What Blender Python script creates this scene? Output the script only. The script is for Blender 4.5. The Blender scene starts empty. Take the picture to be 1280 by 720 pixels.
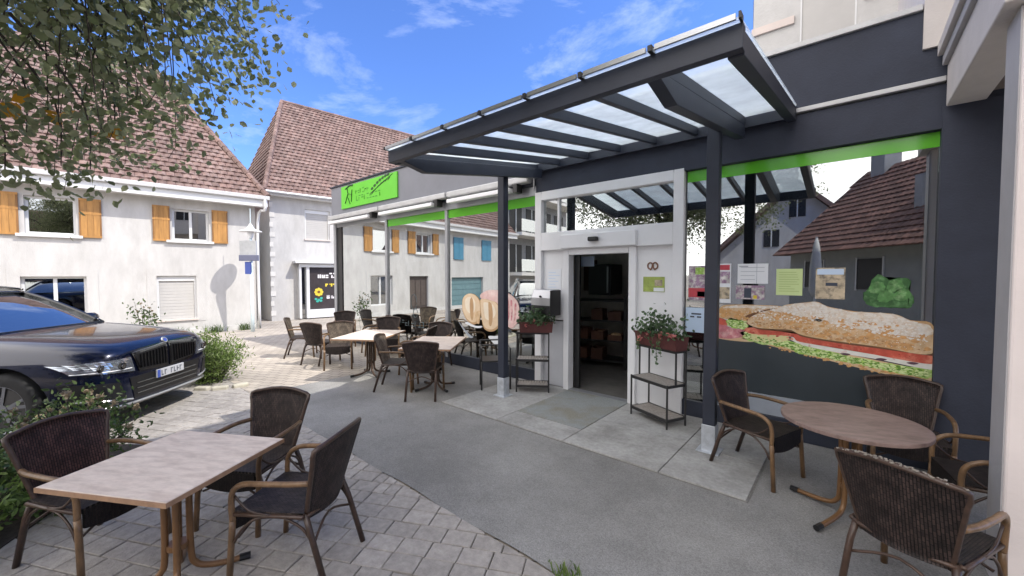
import bpy, bmesh, math, random
from mathutils import Vector, Matrix, noise
from mathutils.bvhtree import BVHTree
R = math.radians
rng = random.Random(7)
scn = bpy.context.scene
col = scn.collection

# ------------------------------------------------------------------ camera, sky, sun, exposure
EYE = 1.7
cam = bpy.data.cameras.new('camera'); camo = bpy.data.objects.new('camera', cam); col.objects.link(camo)
cam.sensor_width = 36; cam.lens = 36 * 495 / 1280; cam.clip_start = .05; cam.clip_end = 3000
camo.location = (0, 0, EYE); camo.rotation_euler = (R(90) - math.atan(17 / 495), 0, R(40.6))
scn.camera = camo
SUN_EL, SUN_AZ = R(53), R(26)          # azimuth counted from +X towards +Y
sd = Vector((math.cos(SUN_EL) * math.cos(SUN_AZ), math.cos(SUN_EL) * math.sin(SUN_AZ), math.sin(SUN_EL)))
sl = bpy.data.lights.new('sun', 'SUN'); sl.energy = 2.0; sl.angle = R(.5); sl.color = (1, .95, .87)
so = bpy.data.objects.new('sun', sl); so.rotation_euler = sd.to_track_quat('Z', 'Y').to_euler(); col.objects.link(so)
W = bpy.data.worlds.new('World'); scn.world = W; W.use_nodes = True
nt = W.node_tree; nt.nodes.clear()
def wn(t): return nt.nodes.new(t)
out = wn('ShaderNodeOutputWorld'); bg = wn('ShaderNodeBackground'); bg.inputs[1].default_value = .15
sky = wn('ShaderNodeTexSky'); sky.sky_type = 'NISHITA'; sky.sun_disc = False
sky.sun_elevation = SUN_EL; sky.sun_rotation = R(90) - SUN_AZ; sky.air_density = 1.0; sky.dust_density = .4; sky.ozone_density = 2.5
tc = wn('ShaderNodeTexCoord'); mp = wn('ShaderNodeMapping'); mp.inputs['Scale'].default_value = (1.6, 1.6, 4.5); mp.inputs['Location'].default_value = (5.2, 1.9, 2.4)
n1 = wn('ShaderNodeTexNoise'); n1.inputs['Scale'].default_value = 1.5; n1.inputs['Detail'].default_value = 10; n1.inputs['Roughness'].default_value = .62
n1.inputs['Distortion'].default_value = .35
cr = wn('ShaderNodeValToRGB'); cr.color_ramp.elements[0].position = .515; cr.color_ramp.elements[1].position = .80
cr.color_ramp.elements[0].color = (0, 0, 0, 1); cr.color_ramp.elements[1].color = (.9, .9, .9, 1)
mx = wn('ShaderNodeMixRGB'); ccol = wn('ShaderNodeMixRGB'); ccol.inputs[1].default_value = (2.9, 3.3, 4.3, 1); ccol.inputs[2].default_value = (10.5, 10.1, 9.8, 1)
hs = wn('ShaderNodeMixRGB'); hs.blend_type = 'MULTIPLY'; hs.inputs[0].default_value = 1; hs.inputs[2].default_value = (.38, .50, .78, 1)
L = nt.links.new
L(tc.outputs['Generated'], mp.inputs[0]); L(mp.outputs[0], n1.inputs[0]); 
sx = wn('ShaderNodeSeparateXYZ'); L(tc.outputs['Generated'], sx.inputs[0]); cg = wn('ShaderNodeMapRange'); cg.inputs[1].default_value = -.12; cg.inputs[2].default_value = .45; cg.inputs[3].default_value = 0; cg.inputs[4].default_value = .42
vd = wn('ShaderNodeVectorMath'); vd.operation = 'DOT_PRODUCT'; vd.inputs[1].default_value = (.08, -1, 0); L(tc.outputs['Generated'], vd.inputs[0]); L(vd.outputs['Value'], cg.inputs[0])
cg2 = wn('ShaderNodeMapRange'); cg2.inputs[1].default_value = -.15; cg2.inputs[2].default_value = .4; L(vd.outputs['Value'], cg2.inputs[0]); L(cg2.outputs[0], ccol.inputs[0])
ad = wn('ShaderNodeMath'); ad.operation = 'ADD'; L(n1.outputs[0], ad.inputs[0]); L(cg.outputs[0], ad.inputs[1]); L(ad.outputs[0], cr.inputs[0])
L(sky.outputs[0], hs.inputs[1]); L(hs.outputs[0], mx.inputs[1]); L(cr.outputs[0], mx.inputs[0]); L(ccol.outputs[0], mx.inputs[2]); L(mx.outputs[0], bg.inputs[0]); L(bg.outputs[0], out.inputs[0])
scn.view_settings.view_transform = 'Standard'; scn.view_settings.look = 'None'
scn.view_settings.exposure = 1.32; scn.view_settings.gamma = 1
scn.render.engine = 'CYCLES'; scn.cycles.max_bounces = 10; scn.cycles.transparent_max_bounces = 16; scn.cycles.glossy_bounces = 6
scn.cycles.use_denoising = True

# ------------------------------------------------------------------ materials
def rgb(c): return (c[0], c[1], c[2], 1)
def M(name, c, rough=.6, var=.12, scale=6, bump=0, bscale=60, metal=0, spec=.5, island=0, orand=0, coat=0, c2=None, c2scale=3, c2pos=(.5, .65), coord='pos', stretch=(1, 1, 1), detail=4):
    m = bpy.data.materials.new(name); m.use_nodes = True; t = m.node_tree; N = t.nodes.new; K = t.links.new
    b = t.nodes['Principled BSDF']
    b.inputs['Roughness'].default_value = rough; b.inputs['Metallic'].default_value = metal
    b.inputs['Specular IOR Level'].default_value = spec
    if coat: b.inputs['Coat Weight'].default_value = coat; b.inputs['Coat Roughness'].default_value = .03
    if coord == 'pos': g = N('ShaderNodeNewGeometry').outputs['Position']
    else: g = N('ShaderNodeTexCoord').outputs['Object']
    if stretch != (1, 1, 1):
        q = N('ShaderNodeMapping'); q.inputs['Scale'].default_value = stretch; K(g, q.inputs[0]); g = q.outputs[0]
    cur = None
    base = N('ShaderNodeRGB'); base.outputs[0].default_value = rgb(c); cur = base.outputs[0]
    if c2:
        nz = N('ShaderNodeTexNoise'); nz.inputs['Scale'].default_value = c2scale; nz.inputs['Detail'].default_value = 6; nz.inputs['Roughness'].default_value = .65; K(g, nz.inputs[0])
        rp = N('ShaderNodeValToRGB'); rp.color_ramp.elements[0].position = c2pos[0]; rp.color_ramp.elements[1].position = c2pos[1]; K(nz.outputs[0], rp.inputs[0])
        mm = N('ShaderNodeMixRGB'); mm.inputs[2].default_value = rgb(c2); K(rp.outputs[0], mm.inputs[0]); K(cur, mm.inputs[1]); cur = mm.outputs[0]
    fac = None
    def addf(sock, amp):
        nonlocal fac
        mr = N('ShaderNodeMapRange'); mr.inputs[3].default_value = 1 - amp; mr.inputs[4].default_value = 1 + amp; K(sock, mr.inputs[0])
        if fac is None: fac = mr.outputs[0]
        else:
            mu = N('ShaderNodeMath'); mu.operation = 'MULTIPLY'; K(fac, mu.inputs[0]); K(mr.outputs[0], mu.inputs[1]); fac = mu.outputs[0]
    if var:
        nz = N('ShaderNodeTexNoise'); nz.inputs['Scale'].default_value = scale; nz.inputs['Detail'].default_value = detail; nz.inputs['Roughness'].default_value = .65; K(g, nz.inputs[0])
        mr0 = N('ShaderNodeMapRange'); mr0.inputs[1].default_value = .3; mr0.inputs[2].default_value = .7; K(nz.outputs[0], mr0.inputs[0]); addf(mr0.outputs[0], var)
    if island: addf(N('ShaderNodeNewGeometry').outputs['Random Per Island'], island)
    if orand: addf(N('ShaderNodeObjectInfo').outputs['Random'], orand)
    if fac is not None:
        vm = N('ShaderNodeVectorMath'); vm.operation = 'SCALE'; K(cur, vm.inputs[0]); K(fac, vm.inputs['Scale']); cur = vm.outputs[0]
    K(cur, b.inputs['Base Color'])
    if bump:
        nb = N('ShaderNodeTexNoise'); nb.inputs['Scale'].default_value = bscale; nb.inputs['Detail'].default_value = 5; K(g, nb.inputs[0])
        bp = N('ShaderNodeBump'); bp.inputs['Strength'].default_value = bump; bp.inputs['Distance'].default_value = .01; K(nb.outputs[0], bp.inputs['Height']); K(bp.outputs[0], b.inputs['Normal'])
    return m
def weave(name, c1, c2, axes):
    m = bpy.data.materials.new(name); m.use_nodes = True; t = m.node_tree; N = t.nodes.new; K = t.links.new
    b = t.nodes['Principled BSDF']; b.inputs['Roughness'].default_value = .55; b.inputs['Specular IOR Level'].default_value = .3
    o = N('ShaderNodeTexCoord').outputs['Object']; s = N('ShaderNodeSeparateXYZ'); K(o, s.inputs[0]); cb = N('ShaderNodeCombineXYZ')
    K(s.outputs[axes[0]], cb.inputs[0]); K(s.outputs[axes[1]], cb.inputs[1])
    br = N('ShaderNodeTexBrick'); K(cb.outputs[0], br.inputs[0]); br.inputs['Scale'].default_value = 1; br.inputs['Brick Width'].default_value = .03; br.inputs['Row Height'].default_value = .0125
    br.inputs['Mortar Size'].default_value = .0022; br.inputs['Mortar Smooth'].default_value = .6; br.inputs['Color1'].default_value = rgb(c1); br.inputs['Color2'].default_value = rgb(c2); br.inputs['Mortar'].default_value = (.006, .005, .004, 1)
    oi = N('ShaderNodeObjectInfo'); mr = N('ShaderNodeMapRange'); mr.inputs[3].default_value = .75; mr.inputs[4].default_value = 1.25; K(oi.outputs['Random'], mr.inputs[0])
    nz = N('ShaderNodeTexNoise'); nz.inputs['Scale'].default_value = 14; K(o, nz.inputs[0]); m2 = N('ShaderNodeMapRange'); m2.inputs[1].default_value = .3; m2.inputs[2].default_value = .7; m2.inputs[3].default_value = .6; m2.inputs[4].default_value = 1.5; K(nz.outputs[0], m2.inputs[0])
    mu = N('ShaderNodeMath'); mu.operation = 'MULTIPLY'; K(mr.outputs[0], mu.inputs[0]); K(m2.outputs[0], mu.inputs[1])
    vm = N('ShaderNodeVectorMath'); vm.operation = 'SCALE'; K(br.outputs[0], vm.inputs[0]); K(mu.outputs[0], vm.inputs['Scale']); K(vm.outputs[0], b.inputs['Base Color'])
    iv = N('ShaderNodeMath'); iv.operation = 'SUBTRACT'; iv.inputs[0].default_value = 1; K(br.outputs['Fac'], iv.inputs[1])
    bp = N('ShaderNodeBump'); bp.inputs['Strength'].default_value = .9; bp.inputs['Distance'].default_value = .006; K(iv.outputs[0], bp.inputs['Height']); K(bp.outputs[0], b.inputs['Normal'])
    return m
def glass(name, tint, base, edge, rough=0.0, wob=.0):
    m = bpy.data.materials.new(name); m.use_nodes = True; t = m.node_tree; N = t.nodes.new; K = t.links.new; t.nodes.clear()
    o = N('ShaderNodeOutputMaterial'); tr = N('ShaderNodeBsdfTransparent'); tr.inputs[0].default_value = rgb(tint); gl = N('ShaderNodeBsdfGlossy'); gl.inputs['Roughness'].default_value = rough; gl.inputs[0].default_value = (.97, .99, .98, 1)
    lw = N('ShaderNodeLayerWeight'); lw.inputs[0].default_value = .35; mr = N('ShaderNodeMapRange'); mr.inputs[3].default_value = base; mr.inputs[4].default_value = edge; K(lw.outputs['Facing'], mr.inputs[0])
    mx = N('ShaderNodeMixShader'); K(mr.outputs[0], mx.inputs[0]); K(tr.outputs[0], mx.inputs[1]); K(gl.outputs[0], mx.inputs[2]); K(mx.outputs[0], o.inputs[0])
    if wob:
        nz = N('ShaderNodeTexNoise'); nz.inputs['Scale'].default_value = .9; nz.inputs['Detail'].default_value = 0; K(N('ShaderNodeNewGeometry').outputs['Position'], nz.inputs[0])
        bp = N('ShaderNodeBump'); bp.inputs['Strength'].default_value = wob; bp.inputs['Distance'].default_value = .02; K(nz.outputs[0], bp.inputs['Height']); K(bp.outputs[0], gl.inputs['Normal'])
    return m
def leafmat(name, c, var=.5, trans=.35, c2=None):
    m = bpy.data.materials.new(name); m.use_nodes = True; t = m.node_tree; N = t.nodes.new; K = t.links.new; t.nodes.clear()
    o = N('ShaderNodeOutputMaterial'); p = N('ShaderNodeBsdfPrincipled'); p.inputs['Roughness'].default_value = .45; p.inputs['Specular IOR Level'].default_value = .4
    tr = N('ShaderNodeBsdfTranslucent'); g = N('ShaderNodeNewGeometry'); cur = N('ShaderNodeMixRGB'); cur.inputs[1].default_value = rgb(c); cur.inputs[2].default_value = rgb(c2 or (c[0] * 1.5, c[1] * 1.35, c[2] * 1.1)); K(g.outputs['Random Per Island'], cur.inputs[0])
    nz = N('ShaderNodeTexNoise'); nz.inputs['Scale'].default_value = 2.2; K(g.outputs['Position'], nz.inputs[0]); mr = N('ShaderNodeMapRange'); mr.inputs[1].default_value = .3; mr.inputs[2].default_value = .7; mr.inputs[3].default_value = 1 - var; mr.inputs[4].default_value = 1 + var; K(nz.outputs[0], mr.inputs[0])
    vm = N('ShaderNodeVectorMath'); vm.operation = 'SCALE'; K(cur.outputs[0], vm.inputs[0]); K(mr.outputs[0], vm.inputs['Scale']); K(vm.outputs[0], p.inputs['Base Color']); K(vm.outputs[0], tr.inputs[0])
    mx = N('ShaderNodeMixShader'); mx.inputs[0].default_value = trans; K(p.outputs[0], mx.inputs[1]); K(tr.outputs[0], mx.inputs[2]); K(mx.outputs[0], o.inputs[0])
    return m
m_paver = M('paver', (.335, .31, .284), .9, .2, 18, .5, 90, orand=.1, island=.1, c2=(.26, .24, .222), c2scale=1.4, c2pos=(.45, .75))
m_joint = M('joint_sand', (.10, .095, .08), .95, .3, 20, .5, 120)
m_asphalt = M('asphalt', (.285, .28, .268), .95, .34, 120, .7, 160, c2=(.19, .186, .178), c2scale=.8, c2pos=(.38, .64), detail=8, spec=.25)
m_slab = M('slab_concrete', (.37, .365, .35), .85, .16, 30, .25, 160, orand=.06, c2=(.225, .22, .205), c2scale=2.2, c2pos=(.40, .72))
m_mat = M('door_mat_fibre', (.27, .285, .28), .95, .25, 90, .6, 300, c2=(.24, .23, .19), c2scale=1.6, c2pos=(.45, .6))
m_render = M('white_render', (.52, .507, .485), .9, .09, 2.5, .5, 45, c2=(.42, .405, .38), c2scale=1.1, c2pos=(.46, .78), stretch=(1.3, 1.3, .45))
m_render_b = M('cream_render', (.66, .64, .60), .9, .07, 3, .3, 55, c2=(.56, .54, .50), c2scale=.8, c2pos=(.5, .8))
m_trim = M('white_trim', (.66, .66, .65), .55, .03, 5)
m_plinth = M('plinth', (.55, .54, .52), .9, .12, 8, .4, 40)
m_tile = M('clay_roof_tile', (.155, .096, .080), .8, .22, 2, .3, 60, island=.20, c2=(.22, .16, .14), c2scale=5, c2pos=(.45, .7))
m_tile_r = M('red_roof_tile', (.165, .085, .068), .8, .2, 3, .3, 60, island=.3)
m_under = M('roof_underlay', (.14, .07, .06), .9, .1, 5)
m_shut = M('shutter_wood', (.40, .20, .055), .55, .28, 9, .15, 40, stretch=(1, 1, .15), island=.12, orand=.1)
m_shut_e = M('shutter_frame', (.24, .115, .035), .6, .25, 9, stretch=(1, 1, .2))
m_blue = M('blue_shutter', (.06, .22, .33), .55, .1, 6)
m_dark = M('dark_interior', (.02, .02, .022), .6, .2, 5)
m_hglass = glass('window_pane', (.10, .11, .13), .34, .7, wob=.15)
m_blind = M('roller_blind', (.47, .455, .43), .7, .04, 4)
m_glass = glass('shop_glass', (.40, .45, .45), .34, 1.25, wob=.05)
m_cangl = None
m_anth = M('anthracite_paint', (.023, .028, .045), .5, .12, 4, .06, 80)
m_anth2 = M('anthracite_wall', (.033, .039, .060), .75, .14, 3, .25, 60)
m_greyp = M('grey_fascia', (.185, .19, .215), .6, .06, 3, .05, 60)
m_alu = M('aluminium_frame', (.36, .37, .39), .4, .05, 6, metal=.4)
m_whal = M('white_aluminium', (.78, .78, .79), .35, .025, 5)
m_zinc = M('galvanised_steel', (.55, .58, .62), .42, .18, 14, metal=.55)
m_zinc_cap = M('zinc_cap', (.5, .5, .5), .5, .1, 5, metal=.3)
m_steel = M('stainless_steel', (.40, .40, .41), .42, .04, 6, metal=.95)
m_black = M('black_plastic', (.012, .012, .013), .4, .1, 10)
m_blackmetal = M('black_metal', (.022, .021, .021), .45, .15, 20)
m_green = M('green_film', (.13, .50, .035), .35, .03, 3)
m_green.node_tree.nodes['Principled BSDF'].inputs['Alpha'].default_value = .86; m_green.node_tree.nodes['Principled BSDF'].inputs['Roughness'].default_value = .12
m_green_s = M('green_sign', (.13, .52, .04), .4, .04, 3)
m_dgreen = M('dark_green_print', (.015, .06, .012), .6, 0)
m_mgreen = M('mid_green_print', (.05, .24, .02), .6, 0)
m_bamboo = M('bamboo_tube', (.17, .10, .05), .38, .35, 22, .1, 60, coord='obj', stretch=(1, 1, .5), orand=.2)
m_bamboo_d = M('dark_bamboo_tube', (.055, .032, .022), .38, .35, 22, .1, 60, coord='obj', orand=.2)
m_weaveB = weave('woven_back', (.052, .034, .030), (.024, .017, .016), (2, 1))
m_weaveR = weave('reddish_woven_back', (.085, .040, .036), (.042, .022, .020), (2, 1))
m_weaveT = weave('sunlit_woven_back', (.21, .165, .125), (.14, .11, .085), (2, 1))  # sunlit tone put into the weave colour of three far chairs
m_weaveS = weave('woven_seat', (.066, .050, .042), (.034, .026, .022), (0, 1))
m_weaveF = weave('woven_apron', (.030, .021, .019), (.015, .011, .011), (2, 1))
m_top = M('table_laminate', (.68, .58, .49), .6, .1, 9, c2=(.53, .43, .36), c2scale=7, c2pos=(.42, .68), coord='obj', stretch=(1, 3.0, 1))
m_top_r = M('table_laminate_brown', (.27, .19, .165), .42, .14, 9, c2=(.17, .115, .10), c2scale=8, c2pos=(.40, .66), coord='obj', stretch=(1, 2.4, 1))
m_edge = M('table_edge', (.33, .20, .12), .5, .2, 20)
m_bronze = M('bronze_tube', (.20, .105, .045), .36, .12, 14, metal=.25)
m_bronze_d = M('dark_bronze_tube', (.075, .045, .028), .4, .12, 14, metal=.25)
m_wicker_w = M('frayed_wicker', (.27, .24, .20), .8, .4, 60, coord='obj')
m_box = M('plant_trough', (.10, .028, .026), .6, .15, 20)
m_slatw = M('weathered_slat', (.32, .29, .26), .85, .35, 30, .3, 60, island=.25, coord='obj', stretch=(1, 4, 1))
m_paper = M('white_paper', (.78, .80, .83), .6, .02, 5)
m_bluep = M('pale_blue_paper', (.55, .68, .85), .6, .03, 5)
m_greenp = M('pale_green_paper', (.58, .70, .33), .6, .03, 5)
m_ink = M('dark_ink', (.05, .06, .09), .7, 0)
m_greyink = M('grey_ink', (.40, .43, .48), .7, 0)
m_whiteink = M('white_ink', (.8, .76, .77), .7, 0)
m_yellink = M('yellow_ink', (.72, .55, .05), .7, 0)
m_teal = M('teal_ink', (.04, .38, .30), .7, 0)
m_bark = M('bark', (.06, .05, .042), .9, .35, 14, .6, 40)
m_leaf = leafmat('tree_leaf', (.135, .17, .07), .3, .45, (.30, .32, .19))
m_leafy = leafmat('yellow_leaf', (.50, .27, .02), .2, .4)
m_shrub = leafmat('shrub_leaf', (.045, .085, .022), .5, .3, (.11, .16, .05))
m_shrubl = leafmat('light_shrub_leaf', (.10, .17, .035), .4, .4, (.22, .29, .085))
m_gran = leafmat('geranium_leaf', (.05, .11, .045), .4, .25, (.15, .22, .11))
m_dry = leafmat('dry_bloom', (.30, .24, .15), .3, .2, (.46, .36, .24))
m_pink = leafmat('pink_bloom', (.62, .20, .20), .3, .3, (.75, .35, .30))
m_cloth = M('parasol_canvas', (.62, .62, .62), .9, .05, 5)
m_bread = M('bread_crust', (.58, .36, .18), .75, .14, 16, c2=(.70, .54, .36), c2scale=9, c2pos=(.38, .66), spec=.3)
m_breadL = M('floury_crust', (.66, .52, .38), .8, .1, 30, c2=(.76, .71, .64), c2scale=18, c2pos=(.32, .58), spec=.3)
m_crumb = M('bread_crumb', (.68, .50, .31), .8, .08, 12, c2=(.60, .41, .24), c2scale=6, c2pos=(.4, .66))
m_roll = M('pale_roll', (.74, .58, .40), .8, .06, 8, c2=(.66, .48, .30), c2scale=5, c2pos=(.36, .7))
m_rolle = M('roll_edge', (.50, .31, .16), .8, .1, 8)
m_rolll = M('roll_highlight', (.80, .70, .56), .8, .05, 8)
m_hamp = M('pale_ham', (.72, .47, .44), .7, .12, 9, c2=(.78, .62, .58), c2scale=6, c2pos=(.4, .65))
m_lett = M('lettuce', (.30, .50, .08), .6, .3, 30, c2=(.62, .72, .36), c2scale=20, c2pos=(.45, .62))
m_tom = M('tomato', (.52, .085, .05), .5, .2, 14, c2=(.66, .22, .14), c2scale=9)
m_ham = M('ham', (.52, .17, .20), .6, .25, 12, c2=(.70, .45, .42), c2scale=7)
m_chs = M('egg_and_cheese', (.74, .72, .66), .6, .1, 12, c2=(.62, .42, .38), c2scale=15, c2pos=(.58, .66))
m_chy = M('cheese_slice', (.66, .60, .30), .6, .06, 9)
m_olive = M('olive_slice', (.10, .05, .07), .6, .1, 9)
m_plaque = M('green_plaque', (.34, .42, .09), .5, .25, 14)
m_pretz = M('pretzel_brown', (.20, .09, .05), .6, .1, 9)
m_photo = M('photo_print', (.52, .43, .30), .5, .3, 8, c2=(.20, .17, .13), c2scale=14, c2pos=(.48, .62))
m_mag = M('magazine_print', (.32, .20, .30), .5, .5, 10, c2=(.55, .52, .50), c2scale=18, c2pos=(.45, .55))
m_redp = M('red_print', (.50, .05, .07), .5, .2, 8)
m_wood = M('shelf_wood', (.12, .05, .03), .6, .25, 9, orand=.5)
m_rub = M('tyre_rubber', (.012, .012, .013), .8, .2, 20)
m_rim = M('alloy_rim', (.22, .23, .25), .3, .05, 6, metal=.9)
m_car = M('car_paint', (.002, .0045, .020), .22, .06, 30, metal=.3, spec=.3, coat=.8)
m_cblack = M('gloss_black', (.006, .006, .007), .14, 0, coat=.6)
m_mesh = M('grille_black', (.008, .008, .009), .45, .1, 30)
m_chrome = M('chrome', (.62, .64, .66), .12, 0, metal=1)
m_silver = M('satin_silver', (.42, .43, .45), .3, .03, metal=.8)
m_lamp = M('headlamp_lens', (.34, .37, .42), .08, .3, 9, metal=.75, coat=1)
m_cglass = glass('car_glass', (.10, .12, .15), .30, .85)
m_seat = M('car_interior', (.05, .05, .055), .7, .1, 5)
m_pole = M('pale_pole_paint', (.62, .72, .74), .45, .1, 8)
m_sgrey = M('grey_sign_back', (.42, .43, .44), .5, .1, 8, metal=.3)
m_sblue = M('blue_sign', (.05, .09, .36), .5, .03, 4)
m_sdark = M('slate_sign', (.12, .13, .20), .5, .05, 4)
m_neigh = M('neighbour_plaster', (.60, .56, .53), .85, .05, 5, .2, 60)
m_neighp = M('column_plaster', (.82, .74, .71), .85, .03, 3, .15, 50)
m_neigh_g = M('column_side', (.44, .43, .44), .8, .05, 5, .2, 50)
m_soffit = M('soffit_boards', (.22, .185, .165), .8, .15, 3, .2, 30)
m_stucco = M('white_stucco', (.52, .51, .49), .9, .06, 5, .6, 30)
m_pinkband = M('pale_band', (.62, .54, .49), .8, .05, 4)
m_balc = M('balcony_concrete', (.30, .30, .30), .85, .1, 4)
m_clay = M('clay_pot', (.6, .22, .10), .7, .1, 9)

def frosted():
    m = bpy.data.materials.new('frosted_canopy_glass'); m.use_nodes = True; t = m.node_tree; N = t.nodes.new; K = t.links.new; t.nodes.clear()
    o = N('ShaderNodeOutputMaterial'); a = N('ShaderNodeBsdfTranslucent'); a.inputs[0].default_value = (.90, .96, .98, 1); b = N('ShaderNodeBsdfTransparent'); b.inputs[0].default_value = (.92, .96, .97, 1); g = N('ShaderNodeBsdfGlossy'); g.inputs['Roughness'].default_value = .12
    nz = N('ShaderNodeTexNoise'); nz.inputs['Scale'].default_value = 5; nz.inputs['Detail'].default_value = 8; K(N('ShaderNodeNewGeometry').outputs['Position'], nz.inputs[0]); mr = N('ShaderNodeMapRange'); mr.inputs[1].default_value = .3; mr.inputs[2].default_value = .7; mr.inputs[3].default_value = .45; mr.inputs[4].default_value = .62; K(nz.outputs[0], mr.inputs[0])
    m1 = N('ShaderNodeMixShader'); K(mr.outputs[0], m1.inputs[0]); K(a.outputs[0], m1.inputs[1]); K(b.outputs[0], m1.inputs[2]); m2 = N('ShaderNodeMixShader'); m2.inputs[0].default_value = .1; K(m1.outputs[0], m2.inputs[1]); K(g.outputs[0], m2.inputs[2]); K(m2.outputs[0], o.inputs[0])
    return m
m_cangl = frosted()

# ------------------------------------------------------------------ mesh builder
class MB:
    def __init__(s): s.v = []; s.f = []
    def add(s, vs, fs):
        o = len(s.v); s.v += [tuple(x) for x in vs]; s.f += [tuple(i + o for i in f) for f in fs]; return s
    def b(s, x0, x1, y0, y1, z0, z1):
        v = [(x0, y0, z0), (x1, y0, z0), (x1, y1, z0), (x0, y1, z0), (x0, y0, z1), (x1, y0, z1), (x1, y1, z1), (x0, y1, z1)]
        return s.add(v, [(0, 3, 2, 1), (4, 5, 6, 7), (0, 1, 5, 4), (1, 2, 6, 5), (2, 3, 7, 6), (3, 0, 4, 7)])
    def c(s, cx, cy, cz, sx, sy, sz, rz=0, rx=0):
        m = Matrix.Translation((cx, cy, cz)) @ Matrix.Rotation(rz, 4, 'Z') @ Matrix.Rotation(rx, 4, 'X'); t = MB().b(-sx / 2, sx / 2, -sy / 2, sy / 2, -sz / 2, sz / 2)
        return s.add([m @ Vector(p) for p in t.v], t.f)
    def beam(s, a, b2, w, h, up=(0, 0, 1)):
        a = Vector(a); b2 = Vector(b2); d = (b2 - a).normalized(); sd_ = d.cross(Vector(up)).normalized(); u = sd_.cross(d)
        v = []
        for p in (a, b2):
            for i, j in ((-1, -1), (1, -1), (1, 1), (-1, 1)): v.append(p + sd_ * i * w / 2 + u * j * h / 2)
        return s.add(v, [(0, 3, 2, 1), (4, 5, 6, 7), (0, 1, 5, 4), (1, 2, 6, 5), (2, 3, 7, 6), (3, 0, 4, 7)])
    def tube(s, pts, r, n=8, smooth=0):
        pts = [Vector(p) for p in pts]
        rs = r if isinstance(r, (list, tuple)) else [r] * len(pts)
        if smooth:
            q = []; qr = []
            for i in range(len(pts) - 1):
                p0 = pts[max(i - 1, 0)]; p1 = pts[i]; p2 = pts[i + 1]; p3 = pts[min(i + 2, len(pts) - 1)]
                for k in range(smooth):
                    t = k / smooth; q.append(.5 * ((2 * p1) + (p2 - p0) * t + (2 * p0 - 5 * p1 + 4 * p2 - p3) * t * t + (3 * p1 - p0 - 3 * p2 + p3) * t ** 3)); qr.append(rs[i] * (1 - t) + rs[i + 1] * t)
            q.append(pts[-1]); qr.append(rs[-1]); pts, rs = q, qr
        vs = []; prev = None
        for i, p in enumerate(pts):
            d = (pts[min(i + 1, len(pts) - 1)] - pts[max(i - 1, 0)]).normalized()
            if prev is None:
                a = Vector((0, 0, 1)) if abs(d.z) < .9 else Vector((1, 0, 0)); u = d.cross(a).normalized()
            else: u = (prev - d * prev.dot(d)).normalized()
            prev = u; w = d.cross(u)
            for k in range(n):
                an = 2 * math.pi * k / n; vs.append(p + (u * math.cos(an) + w * math.sin(an)) * rs[i])
        fs = []
        for i in range(len(pts) - 1):
            for k in range(n): fs.append((i * n + k, i * n + (k + 1) % n, (i + 1) * n + (k + 1) % n, (i + 1) * n + k))
        fs.append(tuple(range(n))[::-1]); fs.append(tuple((len(pts) - 1) * n + k for k in range(n)))
        return s.add(vs, fs)
    def cyl(s, a, b2, r, n=16, r2=None): return s.tube([a, b2], [r, r if r2 is None else r2], n)
    def prism(s, poly, fn, lo, hi):
        n = len(poly); v = [fn(p, lo) for p in poly] + [fn(p, hi) for p in poly]
        return s.add(v, [tuple(range(n))[::-1], tuple(range(n, 2 * n))] + [(i, (i + 1) % n, (i + 1) % n + n, i + n) for i in range(n)])
    def grid(s, fn, nu, nv):
        v = [fn(i / nu, j / nv) for j in range(nv + 1) for i in range(nu + 1)]
        return s.add(v, [(j * (nu + 1) + i, j * (nu + 1) + i + 1, (j + 1) * (nu + 1) + i + 1, (j + 1) * (nu + 1) + i) for j in range(nv) for i in range(nu)])
    def slabgrid(s, fn, gn, nu, nv):       # two skins fn / gn closed round the rim
        o = len(s.v); s.grid(fn, nu, nv); k = len(s.v) - o; p = len(s.v); s.grid(gn, nu, nv)
        for f in range(len(s.f) - nu * nv, len(s.f)): s.f[f] = s.f[f][::-1]
        rim = [i for i in range(nu)] + [nu + j * (nu + 1) for j in range(nv)] + [nv * (nu + 1) + i for i in range(nu, 0, -1)] + [j * (nu + 1) for j in range(nv, 0, -1)]
        for a, b2 in zip(rim, rim[1:] + rim[:1]): s.f.append((o + a, p + a, p + b2, o + b2)[::-1])
        return s
    def mesh(s, name, mat, smooth=False):
        me = bpy.data.meshes.new(name); me.from_pydata(s.v, [], s.f); me.materials.append(mat)
        if smooth: me.polygons.foreach_set('use_smooth', [True] * len(me.polygons))
        me.update(); return me
    def o(s, name, mat, parent=None, smooth=False, bev=0, kind=None, sub=0, label=None):
        ob = bpy.data.objects.new(name, s.mesh(name, mat, smooth)); col.objects.link(ob)
        if parent is not None: ob.parent = parent
        if bev:
            m = ob.modifiers.new('bevel', 'BEVEL'); m.width = bev; m.segments = 2; m.limit_method = 'ANGLE'
        if sub:
            m = ob.modifiers.new('sub', 'SUBSURF'); m.levels = sub; m.render_levels = sub
        if kind: ob['kind'] = kind
        if label: ob['label'] = label
        return ob
def box(name, mat, p, x0, x1, y0, y1, z0, z1, bev=0, **k): return MB().b(x0, x1, y0, y1, z0, z1).o(name, mat, p, bev=bev, **k)
def tag(o, label, cat, group=None):
    o['label'] = label; o['category'] = cat
    if group: o['group'] = group
    return o
def thing(name, label, cat, loc=(0, 0, 0), rz=0, group=None):
    e = bpy.data.objects.new(name, None); e.empty_display_size = .1; e.location = loc; e.rotation_euler = (0, 0, rz); col.objects.link(e); return tag(e, label, cat, group)
def copy_tree(o, parent=None):
    c = o.copy(); col.objects.link(c)
    if parent is not None: c.parent = parent
    for ch in list(o.children): copy_tree(ch, c)
    return c
def fxz(y): return lambda p, d: (p[0], y + d, p[1])     # outline in x,z ; depth along y
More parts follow.
